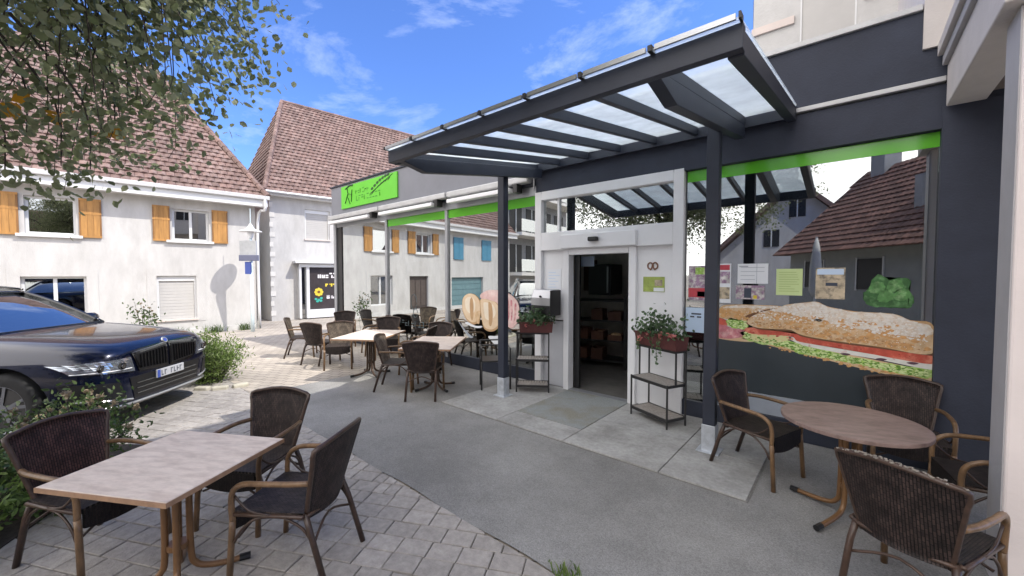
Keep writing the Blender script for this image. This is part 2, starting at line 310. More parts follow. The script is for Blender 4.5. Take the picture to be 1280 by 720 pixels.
def fxy(p, d): return (p[0], p[1], d)
def smooth_poly(pts, k=6):
    n = len(pts); q = []
    for i in range(n):
        p0, p1, p2, p3 = [Vector(pts[(i + j) % n] + (0,)) for j in (-1, 0, 1, 2)]
        for j in range(k):
            t = j / k; v = .5 * ((2 * p1) + (p2 - p0) * t + (2 * p0 - 5 * p1 + 4 * p2 - p3) * t * t + (3 * p1 - p0 - 3 * p2 + p3) * t ** 3); q.append((v.x, v.y))
    return q
def scribble(mb, x0, z0, w, h, y, n, r_, th=.1, d=.002):      # letter-like strokes of an unreadable line of print
    cw = w / n
    for i in range(n):
        x = x0 + i * cw; t = h * th
        for k in range(r_.randint(2, 3)):
            if r_.random() < .5: xx = x + r_.choice((0, .6)) * cw * .8; mb.b(xx, xx + t, y - d, y, z0, z0 + h * r_.uniform(.6, 1))
            else: zz = z0 + h * r_.choice((0, .45, .85)); mb.b(x, x + cw * .7, y - d * .8, y, zz, zz + t)
    return mb

# ------------------------------------------------------------------ ground
YG = 4.95; YF = 4.88; KH = 1.107
def gz(x): return 0 if x > -9 else -.18 * min(1, (-9 - x) / 6.2)
gm = bpy.data.materials.new('ground_paving'); gm.use_nodes = True
def brickground(m):
    t = m.node_tree; N = t.nodes.new; K = t.links.new; b = t.nodes['Principled BSDF']; b.inputs['Roughness'].default_value = .92
    g = N('ShaderNodeNewGeometry').outputs['Position']; q = N('ShaderNodeMapping'); q.inputs['Rotation'].default_value = (0, 0, R(-27.6)); K(g, q.inputs[0])
    br = N('ShaderNodeTexBrick'); K(q.outputs[0], br.inputs[0]); br.inputs['Scale'].default_value = 1; br.inputs['Brick Width'].default_value = .2; br.inputs['Row Height'].default_value = .143; br.inputs['Mortar Size'].default_value = .006
    br.inputs['Color1'].default_value = (.42, .37, .31, 1); br.inputs['Color2'].default_value = (.35, .31, .265, 1); br.inputs['Mortar'].default_value = (.12, .11, .1, 1)
    nz = N('ShaderNodeTexNoise'); nz.inputs['Scale'].default_value = 1.2; nz.inputs['Detail'].default_value = 7; K(g, nz.inputs[0]); mr = N('ShaderNodeMapRange'); mr.inputs[1].default_value = .3; mr.inputs[2].default_value = .7; mr.inputs[3].default_value = .78; mr.inputs[4].default_value = 1.2; K(nz.outputs[0], mr.inputs[0])
    vm = N('ShaderNodeVectorMath'); vm.operation = 'SCALE'; K(br.outputs[0], vm.inputs[0]); K(mr.outputs[0], vm.inputs['Scale']); K(vm.outputs[0], b.inputs['Base Color'])
brickground(gm)
xs = [-900, -60, -25, -15.2, -13, -11, -9, -4, 3, 60, 900]; ys = [-900, -60, -20, -8, -3, 0, 5, 12, 30, 90, 900]
g = MB().add([(x, y, gz(x) - .02) for y in ys for x in xs], [(j * 11 + i, j * 11 + i + 1, (j + 1) * 11 + i + 1, (j + 1) * 11 + i) for j in range(10) for i in range(10)]).o('ground', gm); g['kind'] = 'structure'
asp = MB().grid(lambda u, v: (-6.4 + 16.4 * u, 1.83 + 3.2 * v + (.012 * math.sin(u * 90) * (1 - v)), -.004), 120, 2).o('asphalt_path', m_asphalt); asp['kind'] = 'structure'
sq = MB().add([(x, y, gz(x) - .004) for y in (1.83, 7.5) for x in (-15.6, -15.2, -9, -6.4)], [(0, 1, 5, 4), (1, 2, 6, 5), (2, 3, 7, 6)]).o('paved_square', gm); sq['kind'] = 'structure'
# paved area, pavers as pieces
pave = MB().b(-9.2, 1.2, -3.5, 1.825, -.06, -.014).o('pavement', m_joint); pave['kind'] = 'structure'
ca, sa = math.cos(R(27.6)), math.sin(R(27.6))
def clip(poly, f):
    o_ = []
    for i in range(len(poly)):
        a, b = poly[i], poly[(i + 1) % len(poly)]; fa, fb = f(a), f(b)
        if fa >= 0: o_.append(a)
        if (fa >= 0) != (fb >= 0): t = fa / (fa - fb); o_.append((a[0] + (b[0] - a[0]) * t, a[1] + (b[1] - a[1]) * t))
    return o_
def paver_mesh(mb, poly, z):
    n = len(poly); cx = sum(p[0] for p in poly) / n; cy = sum(p[1] for p in poly) / n; bw = .004
    ins = []
    for p in poly:
        d = math.hypot(p[0] - cx, p[1] - cy); s_ = max(0, 1 - bw * 1.5 / max(d, .001)); ins.append((cx + (p[0] - cx) * s_, cy + (p[1] - cy) * s_))
    v = [(p[0], p[1], z - .025) for p in poly] + [(p[0], p[1], z - .004) for p in poly] + [(p[0], p[1], z) for p in ins]
    mb.add(v, [(i, (i + 1) % n, (i + 1) % n + n, i + n) for i in range(n)] + [(i + n, (i + 1) % n + n, (i + 1) % n + 2 * n, i + 2 * n) for i in range(n)] + [tuple(range(2 * n, 3 * n))])
cand = []
for r_ in range(-60, 60):
    c_ = -12 + rng.random() * .2
    while c_ < 4:
        w = .2 if rng.random() < .86 else .1
        gp = .0035
        p = [(c_ + gp, r_ * .143 + gp), (c_ + w - gp, r_ * .143 + gp), (c_ + w - gp, r_ * .143 + .143 - gp), (c_ + gp, r_ * .143 + .143 - gp)]
        p = [(x * ca - y * sa + rng.uniform(-.002, .002), x * sa + y * ca + rng.uniform(-.002, .002)) for x, y in p]
        c_ += w
        p = clip(p, lambda q: 1.822 - q[1]); 
        whole = len(p) == 4 and max(q[1] for q in p) < 1.8215
        if len(p) < 3: continue
        cx = sum(q[0] for q in p) / len(p); cy = sum(q[1] for q in p) / len(p)
        if not (-9.1 < cx < 1.1 and -3.4 < cy): continue
        ar = abs(sum(p[i][0] * p[(i + 1) % len(p)][1] - p[(i + 1) % len(p)][0] * p[i][1] for i in range(len(p)))) / 2
        if ar < .001: continue
        d = -.6508 * cx + .7593 * cy; lat = .7593 * cx + .6508 * cy
        vis = d > .3 and abs(lat / d) < 1.32 and EYE / d * 495 < 400
        cand.append((0 if vis else 1, d, p, cx, cy, whole, w))
cand.sort(key=lambda t: t[:2])
rest = MB(); shared = {}
for i, (nv, d, p, cx, cy, whole, w) in enumerate(cand):
    z = rng.uniform(-.0025, .0025)
    if i < 290 and not nv:
        mb = MB(); loc = [(q[0] - cx, q[1] - cy) for q in p]
        key = None
        if whole: key = (w, i % 3)
        if key and key in shared: me = shared[key]
        else:
            paver_mesh(mb, loc, 0); me = mb.mesh('paver', m_paver)
            if key: shared[key] = me
        ob = bpy.data.objects.new('paver', me); ob.location = (cx, cy, z); ob.parent = pave; ob.rotation_euler = (rng.uniform(-.006, .006), rng.uniform(-.006, .006), 0); col.objects.link(ob)
    else: paver_mesh(rest, p, z)
rest.o('pavers', m_paver, pave, kind='stuff')
# entrance slabs
slabs = box('entrance_slab', M('slab_joint', (.19, .185, .175), .95, .2, 20), None, -4.1, -.55, 3.34, 4.94, -.05, .004); slabs['kind'] = 'structure'
for x0, x1, y0, y1 in ((-4.09, -3.105, 3.345, 4.93), (-3.10, -2.19, 3.345, 3.716), (-2.185, -1.223, 3.345, 4.10), (-2.185, -1.223, 4.105, 4.93), (-1.217, -.56, 3.345, 4.05), (-1.217, -.56, 4.055, 4.93)):
    box('slab', m_slab, slabs, x0 + .002, x1 - .002, y0, y1, -.03, .016 + rng.uniform(-.0008, .0008), bev=.003)
dm = box('door_mat', m_mat, None, -3.10, -2.19, 3.72, 4.90, .006, .02, bev=.004); tag(dm, 'worn grey green mat let into the slabs before the shop door', 'door mat')
# grass tuft at the joint
def tuft(name, x, y, z, n, h, sp, mat, label, cat='weed', group=None):
    mb = MB(); r_ = random.Random(int(x * 100 + y * 31))
    for i in range(n):
        a = r_.uniform(0, 6.28); l = r_.uniform(.5, 1) * h; bx = r_.gauss(0, sp * .4); by = r_.gauss(0, sp * .4); w = .004 + h * .015; dx, dy = math.cos(a) * l * r_.uniform(.2, .9), math.sin(a) * l * r_.uniform(.2, .9)
        mb.add([(bx - w * math.sin(a), by + w * math.cos(a), 0), (bx + w * math.sin(a), by - w * math.cos(a), 0), (bx + dx * .5 + w * .7 * math.sin(a), by + dy * .5 - w * .7 * math.cos(a), l * .7), (bx + dx * .5 - w * .7 * math.sin(a), by + dy * .5 + w * .7 * math.cos(a), l * .7), (bx + dx, by + dy, l * .95)], [(0, 1, 2, 3), (3, 2, 4)])
    o_ = mb.o(name, mat); o_.location = (x, y, z); tag(o_, label, cat, group); return o_
tuft('weed_tuft', -1.19, 1.86, -.01, 60, .07, .1, m_shrubl, 'small green weed growing in the joint at the edge of the asphalt')

# ------------------------------------------------------------------ roofs and houses
def tiled_face(parent, A, B, Cc, D, mat, cw=.2, ch=.24, nrm_up=None, stuffname='roof_tiles'):
    """tile courses over the plane of A (eave start) B (eave end) C (ridge end) D (ridge start)"""
    A, B, Cc, D = map(Vector, (A, B, Cc, D)); u = (B - A).normalized(); n = u.cross(D - A).normalized()
    if n.z < 0: n = -n
    v = n.cross(u).normalized()
    if v.dot(D - A) < 0: v = -v
    P2 = [((q - A).dot(u), (q - A).dot(v)) for q in (A, B, Cc, D)]
    def inside(x, y):
        s_ = None
        for i in range(4):
            a, b = P2[i], P2[(i + 1) % 4]; cr_ = (b[0] - a[0]) * (y - a[1]) - (b[1] - a[1]) * (x - a[0])
            if abs(b[0] - a[0]) + abs(b[1] - a[1]) < .01: continue
            if s_ is None: s_ = cr_ > 0
            elif (cr_ > 0) != s_: return False
        return True
    MB().add([A, B, Cc, D], [(0, 1, 2, 3)]).o('roof_deck', m_under, parent)
    mb = MB(); H = max(p[1] for p in P2); X0 = min(p[0] for p in P2); X1 = max(p[0] for p in P2); r_ = random.Random(3)
    for j in range(int(H / ch) + 1):
        x = X0 + (cw / 2 if j % 2 else 0)
        while x < X1:
            xc, yc = x + cw / 2, j * ch + ch / 2
            if inside(xc, yc):
                t = .035; y0, y1 = j * ch, j * ch + ch * 1.15; w0, w1 = x + .004, x + cw - .004; dz = r_.uniform(-.004, .004)
                def P(a, b, h): return A + u * a + v * b + n * (h + dz)
                mb.add([P(w0, y0, .045), P((w0 + w1) / 2, y0, .075), P(w1, y0, .045), P(w1, y1, .008), P((w0 + w1) / 2, y1, .022), P(w0, y1, .008), P(w0, y0, .012), P(w1, y0, .012)], [(0, 1, 4, 5), (1, 2, 3, 4), (6, 7, 2, 1, 0), (6, 0, 5), (7, 3, 2)])
            x += cw
    mb.o(stuffname, mat, parent, kind='stuff')
def shutter(p, x0, x1, z0, z1, mat=None, edge=None, y=-.05, dowel=True):
    w = x1 - x0; s_ = box('shutter', edge or m_shut_e, p, x0, x1, y, y + .035, z0, z1, bev=.006)
    zm = z0 + (z1 - z0) * .62; f = .055
    for (a, b, pat) in ((z0 + f, zm - f / 2, 'v'), (zm + f / 2, z1 - f, 'v')):
        n = 3
        for k in range(n):
            a0 = x0 + f * .6 + (w - f * 1.2) * k / n
            box('board', mat or m_shut, s_, a0 + .003, a0 + (w - f * 1.2) / n - .003, y - .008, y + .004, a, b)
    for (a, b) in ((z0 - .001, z0 + f), (zm - f / 2, zm + f / 2), (z1 - f, z1 + .001)): box('rail', mat or m_shut, s_, x0 - .001, x1 + .001, y - .014, y + .002, a, b)
    return s_
def house_window(p, x0, x1, z0, z1, n=2, dep=.14, sill=True, pane=None, fw=.06, trans=0):
    w = box('window', m_dark, p, x0, x1, dep + .05, dep + .06, z0, z1)
    fr = MB(); fr.b(x0, x0 + fw, dep - .03, dep + .04, z0, z1); fr.b(x1 - fw, x1, dep - .03, dep + .04, z0, z1); fr.b(x0 + fw, x1 - fw, dep - .03, dep + .04, z1 - fw, z1); fr.b(x0 + fw, x1 - fw, dep - .03, dep + .04, z0, z0 + fw)
    for k in range(1, n):
        xm = x0 + (x1 - x0) * k / n; fr.b(xm - fw * .6, xm + fw * .6, dep - .034, dep + .04, z0 + fw, z1 - fw)
    fr.o('frame', m_trim, w, bev=.006)
    for k in range(n):
        a = x0 + (x1 - x0) * k / n; b = x0 + (x1 - x0) * (k + 1) / n
        box('pane', pane or m_hglass, w, a + fw * .6, b - fw * .6, dep + .012, dep + .018, z0 + fw, z1 - fw)
    if sill: box('sill', m_trim, w, x0 - .15, x1 + .12, -.09, dep, z0 - .08, z0 - .005, bev=.008)
    return w
def holed_wall(p, x0, x1, z0, z1, holes, mat, th=.3, name='wall', y0=0):
    xs_ = sorted({x0, x1} | {h[0] for h in holes} | {h[1] for h in holes}); zs = sorted({z0, z1} | {h[2] for h in holes} | {h[3] for h in holes}); mb = MB()
    ins = lambda a, b: any(h[0] < a < h[1] and h[2] < b < h[3] for h in holes)
    idx = {}
    def vid(x, y, z):
        k = (round(x, 4), round(y, 4), round(z, 4))
        if k not in idx: idx[k] = len(mb.v); mb.v.append((x, y, z))
        return idx[k]
    for i in range(len(xs_) - 1):
        for j in range(len(zs) - 1):
            a, b, c, d = xs_[i], xs_[i + 1], zs[j], zs[j + 1]
            if not ins((a + b) / 2, (c + d) / 2): mb.f.append((vid(a, y0, c), vid(b, y0, c), vid(b, y0, d), vid(a, y0, d)))
    for h in holes:
        a, b, c, d = h; y1 = y0 + th
        mb.f += [(vid(a, y0, c), vid(a, y0, d), vid(a, y1, d), vid(a, y1, c)), (vid(b, y0, c), vid(b, y1, c), vid(b, y1, d), vid(b, y0, d)), (vid(a, y0, d), vid(b, y0, d), vid(b, y1, d), vid(a, y1, d)), (vid(a, y0, c), vid(a, y1, c), vid(b, y1, c), vid(b, y0, c))]
    return mb.o(name, mat, p)
K = KH
A1 = R(90 - 5.3); P1 = Vector((-15.8, 4.70, -.18))
h1 = thing('white_house', 'long white house with brown wooden shutters and hipped tile roof behind the parked car', 'house', P1, A1)
XL = -13.2 * K; EV = 4.13
hl = [(-4.62, -3.80, 2.66, 3.56), (-1.99, -1.17, 2.66, 3.54), (-4.72, -3.66, .42, 1.65), (-2.35, -1.49, .44, 1.66), (-6.92, -6.06, 2.66, 3.54), (-6.75, -5.65, .05, 1.63), (-9.12, -8.42, 2.45, 3.55), (-11.4, -10.6, 2.45, 3.55), (-10.75, -8.3, .05, 1.55)]
hl = [tuple(q * K for q in h) for h in hl]
holed_wall(h1, XL, 0, -.4, EV + .2, hl, m_render)
dpt = 9.6
MB().add([(XL, 0, -.4), (XL, dpt, -.4), (XL, dpt, EV), (XL, 0, EV), (0, 0, -.4), (0, dpt, -.4), (0, dpt, EV), (0, 0, EV)], [(0, 3, 2, 1), (4, 5, 6, 7), (1, 2, 6, 5)]).o('side_wall', m_render, h1)
MB().b(XL + .3, -.3, .5, dpt - .3, -.3, EV).o('inner_core', m_dark, h1)
box('plinth', m_plinth, h1, XL, 0, -.025, 0, -.4, .16)
house_window(h1, *hl[0], n=1); house_window(h1, *hl[1], n=2); house_window(h1, *hl[2], n=2, sill=False); house_window(h1, *hl[4], n=2)
def blind(p, x0, x1, z0, z1, n=14, mat=None):
    w = box('roller_shutter', mat or m_blind, p, x0, x1, .12, .13, z0, z1); h = (z1 - z0) / n
    sl_ = MB()
    for k in range(n): sl_.b(x0 + .02, x1 - .02, .1, .122, z0 + k * h + .004, z0 + (k + 1) * h - .001)
    sl_.o('slats', mat or m_blind, w, kind='stuff')
    box('rail', m_trim, w, x0, x0 + .05, .06, .13, z0, z1); box('rail', m_trim, w, x1 - .05, x1, .06, .13, z0, z1); box('blind_box', m_trim, w, x0 + .05, x1 - .05, .06, .125, z1 - .16, z1)
    box('sill', m_pinkband, w, x0 - .03, x1 + .03, -.05, .1, z0 - .06, z0 - .004)
    return w
blind(h1, *hl[3])
for a, b in ((-5.08, -4.70), (-3.75, -3.36), (-2.4, -2.04), (-1.1, -.72), (-7.40, -7.0), (-5.98, -5.56)): shutter(h1, a * K, b * K, 2.62 * K, 3.59 * K)
for a, b in ((-9.12, -8.42), (-11.4, -10.6)):
    shutter(h1, a * K, (a + b) / 2 * K - .005, 2.45 * K, 3.55 * K, m_blue, m_blue); shutter(h1, (a + b) / 2 * K + .005, b * K, 2.45 * K, 3.55 * K, m_blue, m_blue)
dd = box('house_door', M('dark_door', (.06, .045, .04), .6), h1, hl[5][0], hl[5][1], .12, .18, hl[5][2], hl[5][3]); 
for k in range(3): box('door_panel', M('door_panel', (.09, .07, .06), .6), dd, hl[5][0] + .1 + k * .36, hl[5][0] + .4 + k * .36, .105, .125, .3, 1.6)
gd = box('garage_door', M('teal_door', (.10, .19, .21), .5), h1, hl[8][0], hl[8][1], .15, .2, hl[8][2], hl[8][3])
for k in range(5): box('door_panel', M('teal_panel', (.13, .23, .25), .5), gd, hl[8][0] + .05, hl[8][1] - .05, .135, .155, .1 + k * .31, .38 + k * .31)
# faint raised surrounds on ground floor
for (a, b, c, d) in (hl[2], hl[3]):
    s_ = MB(); e = .22; s_.b(a - e, a, -.012, .02, c - .1, d + e); s_.b(b, b + e, -.012, .02, c - .1, d + e); s_.b(a, b, -.012, .02, d, d + e); s_.o('window_surround', m_render, h1)
# roof with hips, soffit, gutter, downpipe
ov = .42; ez = EV + .50; rn = 4.6; rh = rn * 1.13; rm = 2.6
RA = (XL - .3, -ov, ez - .12); RB = (.30, -ov, ez - .12); RC = (-rm + .2, rn, ez + rh); RD = (XL + .2, rn, ez + rh)
rf1 = MB().add([(XL - .3, dpt + ov, ez - .12), (.3, dpt + ov, ez - .12), RC, RD], [(0, 1, 2, 3)]).add([RB, (.3, dpt + ov, ez - .12), RC], [(0, 1, 2)]).o('roof', m_under, h1)
tiled_face(rf1, RA, RB, RC, RD, m_tile)
hb = MB()
for t in range(26):
    a = Vector(RB).lerp(Vector(RC), t / 26); b = Vector(RB).lerp(Vector(RC), (t + 1.1) / 26); hb.tube([a + Vector((0, 0, .05)), b + Vector((0, 0, .07))], [.11, .085], 8)
hb.o('hip_tiles', m_tile, rf1, kind='stuff')
MB().b(XL - .3, .28, -ov + .02, .0, EV + .09, EV + .14).o('soffit', m_trim, h1)
MB().b(XL - .3, .30, -ov - .015, -ov + .02, EV + .07, EV + .40).o('fascia_board', m_trim, h1)
MB().add([(XL - .3, -ov - .02, EV + .42), (.34, -ov - .02, EV + .42), (.34, -ov - .14, EV + .42), (XL - .3, -ov - .14, EV + .42), (XL - .3, -ov - .03, EV + .30), (.34, -ov - .03, EV + .30), (.34, -ov - .11, EV + .30), (XL - .3, -ov - .11, EV + .30)], [(0, 4, 5, 1), (4, 7, 6, 5), (7, 3, 2, 6), (1, 5, 6, 2), (0, 3, 7, 4), (0, 1, 2, 3)]).o('gutter', m_trim, h1, bev=.01)
MB().tube([(.2, -ov - .07, EV + .30), (.2, -ov - .05, EV - .05), (.06, -.07, EV - .45), (.06, -.07, .0)], .045, 10, 4).o('downpipe', m_trim, h1, smooth=True)

A2 = R(90 - 6.5); P2 = Vector((-17.82, 5.82, -.18))
h2 = thing('corner_house', 'white house with steep hipped tile roof and flower shop front left of the green sign', 'house', P2, A2)
EV2 = 4.66 * K; LX = 12
hl2 = [tuple(q * K for q in h) for h in ((1.17, 2.08, 3.07, 4.2), (5.2, 6.1, 3.07, 4.2), (.88, 4.2, .02, 2.1))]
holed_wall(h2, 0, LX, -.4, EV2 + .1, hl2, m_render)
MB().add([(0, 0, -.4), (0, 8.6, -.4), (0, 8.6, EV2), (0, 0, EV2)], [(0, 3, 2, 1)]).o('side_wall', m_render_b, h2)
MB().b(.3, LX, .5, 8.6, -.3, EV2).o('inner_core', m_dark, h2)
blind(h2, *hl2[0], n=16); blind(h2, *hl2[1], n=16)
for k in range(26): 
    if k % 2: box('quoin_stone', m_render_b, h2, -.02, .10 + .06 * (k % 4 == 1), -.02, .0, k * .2, k * .2 + .19)
R2A = (-.25, -.35, EV2); R2B = (LX, -.35, EV2); R2C = (LX, 4.3, EV2 + 4.65 * 1.15); R2D = (1.5, 4.3, EV2 + 4.65 * 1.15)
rf2 = MB().add([R2A, R2D, (-.25, 8.95, EV2)], [(0, 1, 2)]).o('roof', m_under, h2)
tiled_face(rf2, R2A, R2B, R2C, R2D, m_tile)
tiled_face(rf2, (-.25, 8.95, EV2), R2A, R2D, (1.49, 4.31, EV2 + 4.65 * 1.15), m_tile, stuffname='hip_face_tiles')
hb = MB()
for t in range(26):
    a = Vector(R2A).lerp(Vector(R2D), t / 26); b = Vector(R2A).lerp(Vector(R2D), (t + 1.1) / 26); hb.tube([a + Vector((0, 0, .04)), b + Vector((0, 0, .06))], [.1, .08], 8)
for t in range(34): hb.tube([(1.5 + t * .31, 4.3, R2C[2] + .05), (1.5 + t * .31 + .33, 4.3, R2C[2] + .06)], [.1, .085], 8)
hb.o('hip_tiles', m_tile, rf2, kind='stuff')
MB().b(-.25, LX, -.36, 0, EV2 - .12, EV2 - .06).o('soffit', m_trim, h2)
MB().tube([(-.25, -.42, EV2 - .02), (LX, -.42, EV2 - .02)], .06, 8).o('gutter', m_sgrey, h2)
# shop front
sf = MB(); a, b, c, d = hl2[2]
sf.b(a, a + .09, -.25, .1, c, d); sf.b(a + .28, a + .40, -.25, .1, c, d); sf.b(b - .1, b, -.25, .1, c, d); sf.b(a, b, -.28, .1, d - .14, d); sf.b(a + .4, b - .1, -.25, .1, c, c + .36)
sfo = sf.o('shop_front', m_trim, h2, bev=.008)
box('shop_canopy', m_trim, h2, a - .18, b + .1, -.42, 0, d + .02, d + .12, bev=.01)
pn = box('display_board', M('display_board', (.045, .036, .036), .35, .2, 5), sfo, a + .4, b - .1, -.16, -.13, c + .36, d - .14)
box('side_pane', m_hglass, sfo, a + .09, a + .28, -.1, -.09, c, d - .14)
mb = MB(); r_ = random.Random(4); scribble(mb, a + .75, 1.72, 1.6, .2, -.165, 10, r_, .28); mb.o('lettering', m_whiteink, pn)
mb = MB(); scribble(mb, a + 1.05, 1.35, 1.1, .15, -.165, 7, r_, .4); mb.o('lettering', m_yellink, pn)
mb = MB(); scribble(mb, a + 1.1, .82, 1.1, .17, -.165, 6, r_, .45); mb.o('lettering', m_whiteink, pn)
mb = MB()
for k in range(8):
    an = k * math.pi / 4; cx, cz = a + .78 + .12 * math.cos(an), 1.12 + .12 * math.sin(an); mb.prism([(cx + .065 * math.cos(q * .785), cz + .065 * math.sin(q * .785)) for q in range(8)], fxz(-.17), -.004, .006)
fl = mb.o('flower_print', m_yellink, pn); MB().prism([(a + .78 + .05 * math.cos(q * .6283), 1.12 + .05 * math.sin(q * .6283)) for q in range(10)], fxz(-.178), -.004, .002).o('flower_centre', M('brown_ink', (.2, .09, .02), .7, 0), fl)
mb = MB()
for cx, cz in ((.66, .82), (.78, .78), (.88, .85), (.72, .72), (.86, .74)): mb.prism([(a + cx + .06 * math.cos(q * .785), cz + .05 * math.sin(q * .785)) for q in range(8)], fxz(-.168), -.004, .004)
mb.o('leaf_print', m_teal, pn)

# balcony block further down the street (seen mirrored in the shop glass)
hb_ = thing('balcony_block', 'grey apartment block with long balconies, mirrored beside the left canopy post', 'apartment block', P1 + Vector((math.cos(A1), math.sin(A1), 0)) * (XL - .6), A1)
box('wall', m_balc, hb_, -9, 0, .8, 9, -.3, 10)
for k in range(3):
    z = 1.8 + k * 2.7
    box('balcony_slab', m_render_b, hb_, -9, 0, -.6, .8, z, z + .22); box('balcony_glass', m_hglass, hb_, -9, 0, -.58, -.55, z + .3, z + 1.1)
    for j in range(4): 
        w = box('window', m_dark, hb_, -2.0 - j * 2.1, -.5 - j * 2.1, .76, .8, z + .25, z + 2.2); box('frame', m_trim, w, -1.3 - j * 2.1, -1.2 - j * 2.1, .74, .77, z + .25, z + 2.2)
# red roofed house and gabled house behind the photographer (seen mirrored in the right window)
rx = math.atan2(5.4, 4.0)
rh_ = thing('red_roof_house', 'low grey house with large red tile roof and chimney mirrored in the right shop window', 'house', (-2.6, -10.4, 0), rx)
# local x along eave (towards +X+Y), local y to the left (towards -X+Y = street side)
box('wall', M('grey_render', (.30, .31, .30), .9, .08, 4), rh_, .2, 14, -4.6, -.6, 0, 2.75)
for k in range(4):
    w = box('window', m_dark, rh_, 1.2 + k * 2.6, 2.2 + k * 2.6, -.62, -.575, 1.2, 2.2); box('frame', m_trim, w, 1.15 + k * 2.6, 1.2 + k * 2.6, -.60, -.56, 1.15, 2.25); box('frame', m_trim, w, 2.2 + k * 2.6, 2.25 + k * 2.6, -.60, -.56, 1.15, 2.25)
rr = MB().add([(0, -5.2, 2.5), (14.3, -5.2, 2.5), (14.3, -2.6, 5.6), (1.5, -2.6, 5.6)], [(0, 1, 2, 3)]).add([(0, 0, 2.5), (0, -5.2, 2.5), (1.5, -2.6, 5.6)], [(0, 1, 2)]).o('roof', m_under, rh_)
tiled_face(rr, (0, 0, 2.5), (14.3, 0, 2.5), (14.3, -2.6, 5.6), (1.5, -2.6, 5.6), m_tile_r)
box('chimney', m_balc, rh_, 2.0, 2.6, -2.9, -2.3, 4.9, 6.5, bev=.02)
box('dormer', m_balc, rh_, 5.4, 8, -2.4, -.9, 3.3, 4.6)
gh = thing('gabled_house', 'white gabled house with small dark windows mirrored in the right shop window', 'house', (-5.9, -15.5, 0), 0)
MB().prism([(0, 0), (7.2, 0), (7.2, 2.9), (3.6, 6.3), (0, 2.9)], lambda p, d: (p[0], d, p[1]), -8, 0).o('wall', m_render, gh)
MB().prism([(-.5, 2.5), (3.6, 6.35), (7.7, 2.5), (7.7, 2.75), (3.6, 6.62), (-.5, 2.75)], lambda p, d: (p[0], d, p[1]), -8.4, .5).o('roof', m_tile, gh)
for x, z in ((1.3, 1.0), (5.0, 1.0), (2.2, 3.2), (4.2, 3.2), (3.3, 4.7)): 
    w = box('window', m_dark, gh, x, x + .7, .0, .03, z, z + .9); box('frame', m_trim, w, x + .32, x + .38, .02, .05, z, z + .9)
pa = thing('closed_parasol', 'closed white parasol on a post mirrored behind the shop window papers', 'parasol', (-.68, -2.35, 0))
MB().tube([(0, 0, 0), (0, 0, 2.62)], .025, 8).o('pole', m_zinc, pa)
MB().tube([(0, 0, 1.15), (0, 0, 1.3), (0, 0, 1.9), (0, 0, 2.4), (0, 0, 2.62)], [.06, .13, .125, .07, .015], 10).o('canopy', m_cloth, pa, smooth=True)
box('base', m_balc, pa, -.3, .3, -.3, .3, 0, .08, bev=.02)

# ------------------------------------------------------------------ bakery
bk = thing('bakery_building', 'dark flat roofed bakery with wide shop windows, green band and white automatic door', 'shop')
XE = -10.4
# shell
sh = MB(); sh.b(XE, XE + .2, YG + .12, 9.6, 0, 3.9); sh.b(XE, 1.3, 9.4, 9.6, 0, 3.9); sh.b(1.1, 1.3, YG, 9.4, 0, 3.9); sh.o('side_wall', m_anth2, bk)
box('roof', m_balc, bk, XE, 1.3, YF + .1, 9.6, 3.72, 3.86)
box('ceiling', M('ceiling', (.5, .5, .5), .9), bk, XE + .2, 1.1, YG + .05, 9.4, 2.98, 3.05)
box('floor', M('shop_floor', (.16, .15, .14), .55, .2, 6), bk, XE + .2, 1.1, YG - .02, 9.4, -.02, .012)
MB().b(XE + .25, 1.05, 9.3, 9.39, .012, 2.98).o('back_wall', M('shop_back_wall', (.30, .28, .26), .9, .2, 2), bk)
box('partition', M('partition', (.05, .05, .05), .9), bk, -5.0, -4.9, 5.6, 9.3, .012, 2.98)
# fascia
f_ = box('fascia', m_anth2, bk, -3.70, .99, YF, YF + .2, 3.352, 3.93)
for k in range(3): pass
box('lower_fascia', m_anth2, bk, -3.70, .99, YF + .004, YF + .2, 2.92, 3.285)
box('fascia_strip', m_zinc_cap, bk, -3.68, .56, YF - .03, YF + .05, 3.298, 3.342, bev=.006)
box('grey_fascia', m_greyp, bk, XE, -3.71, YF - .02, YF + .2, 3.21, 3.93)
box('roof_edge_cap', m_zinc_cap, bk, -3.7, .41, YF - .03, YF + .25, 3.932, 3.985, bev=.006)
box('roof_edge_cap', m_anth, bk, XE - .03, -3.71, YF - .05, YF + .25, 3.932, 3.97, bev=.006)
# awning cassettes under the left fascia
box('fascia_underside', m_anth, bk, XE, -3.71, YF - .01, YG + .1, 3.06, 3.20)
for a, b in ((-10.36, -8.0), (-7.95, -5.7), (-5.65, -3.76)):
    aw = box('awning_cassette', m_zinc_cap, bk, a, b, YF - .14, YF - .005, 3.10, 3.205, bev=.02)
    box('awning_bar', m_whal, aw, a + .04, b - .35, YF - .17, YF - .05, 2.99, 3.06, bev=.012); box('bracket', m_blackmetal, aw, b - .28, b - .2, YF - .15, YF - .01, 2.97, 3.10)
box('window_head', m_alu, bk, XE + .1, -3.72, YG - .03, YG + .05, 2.92, 3.06)
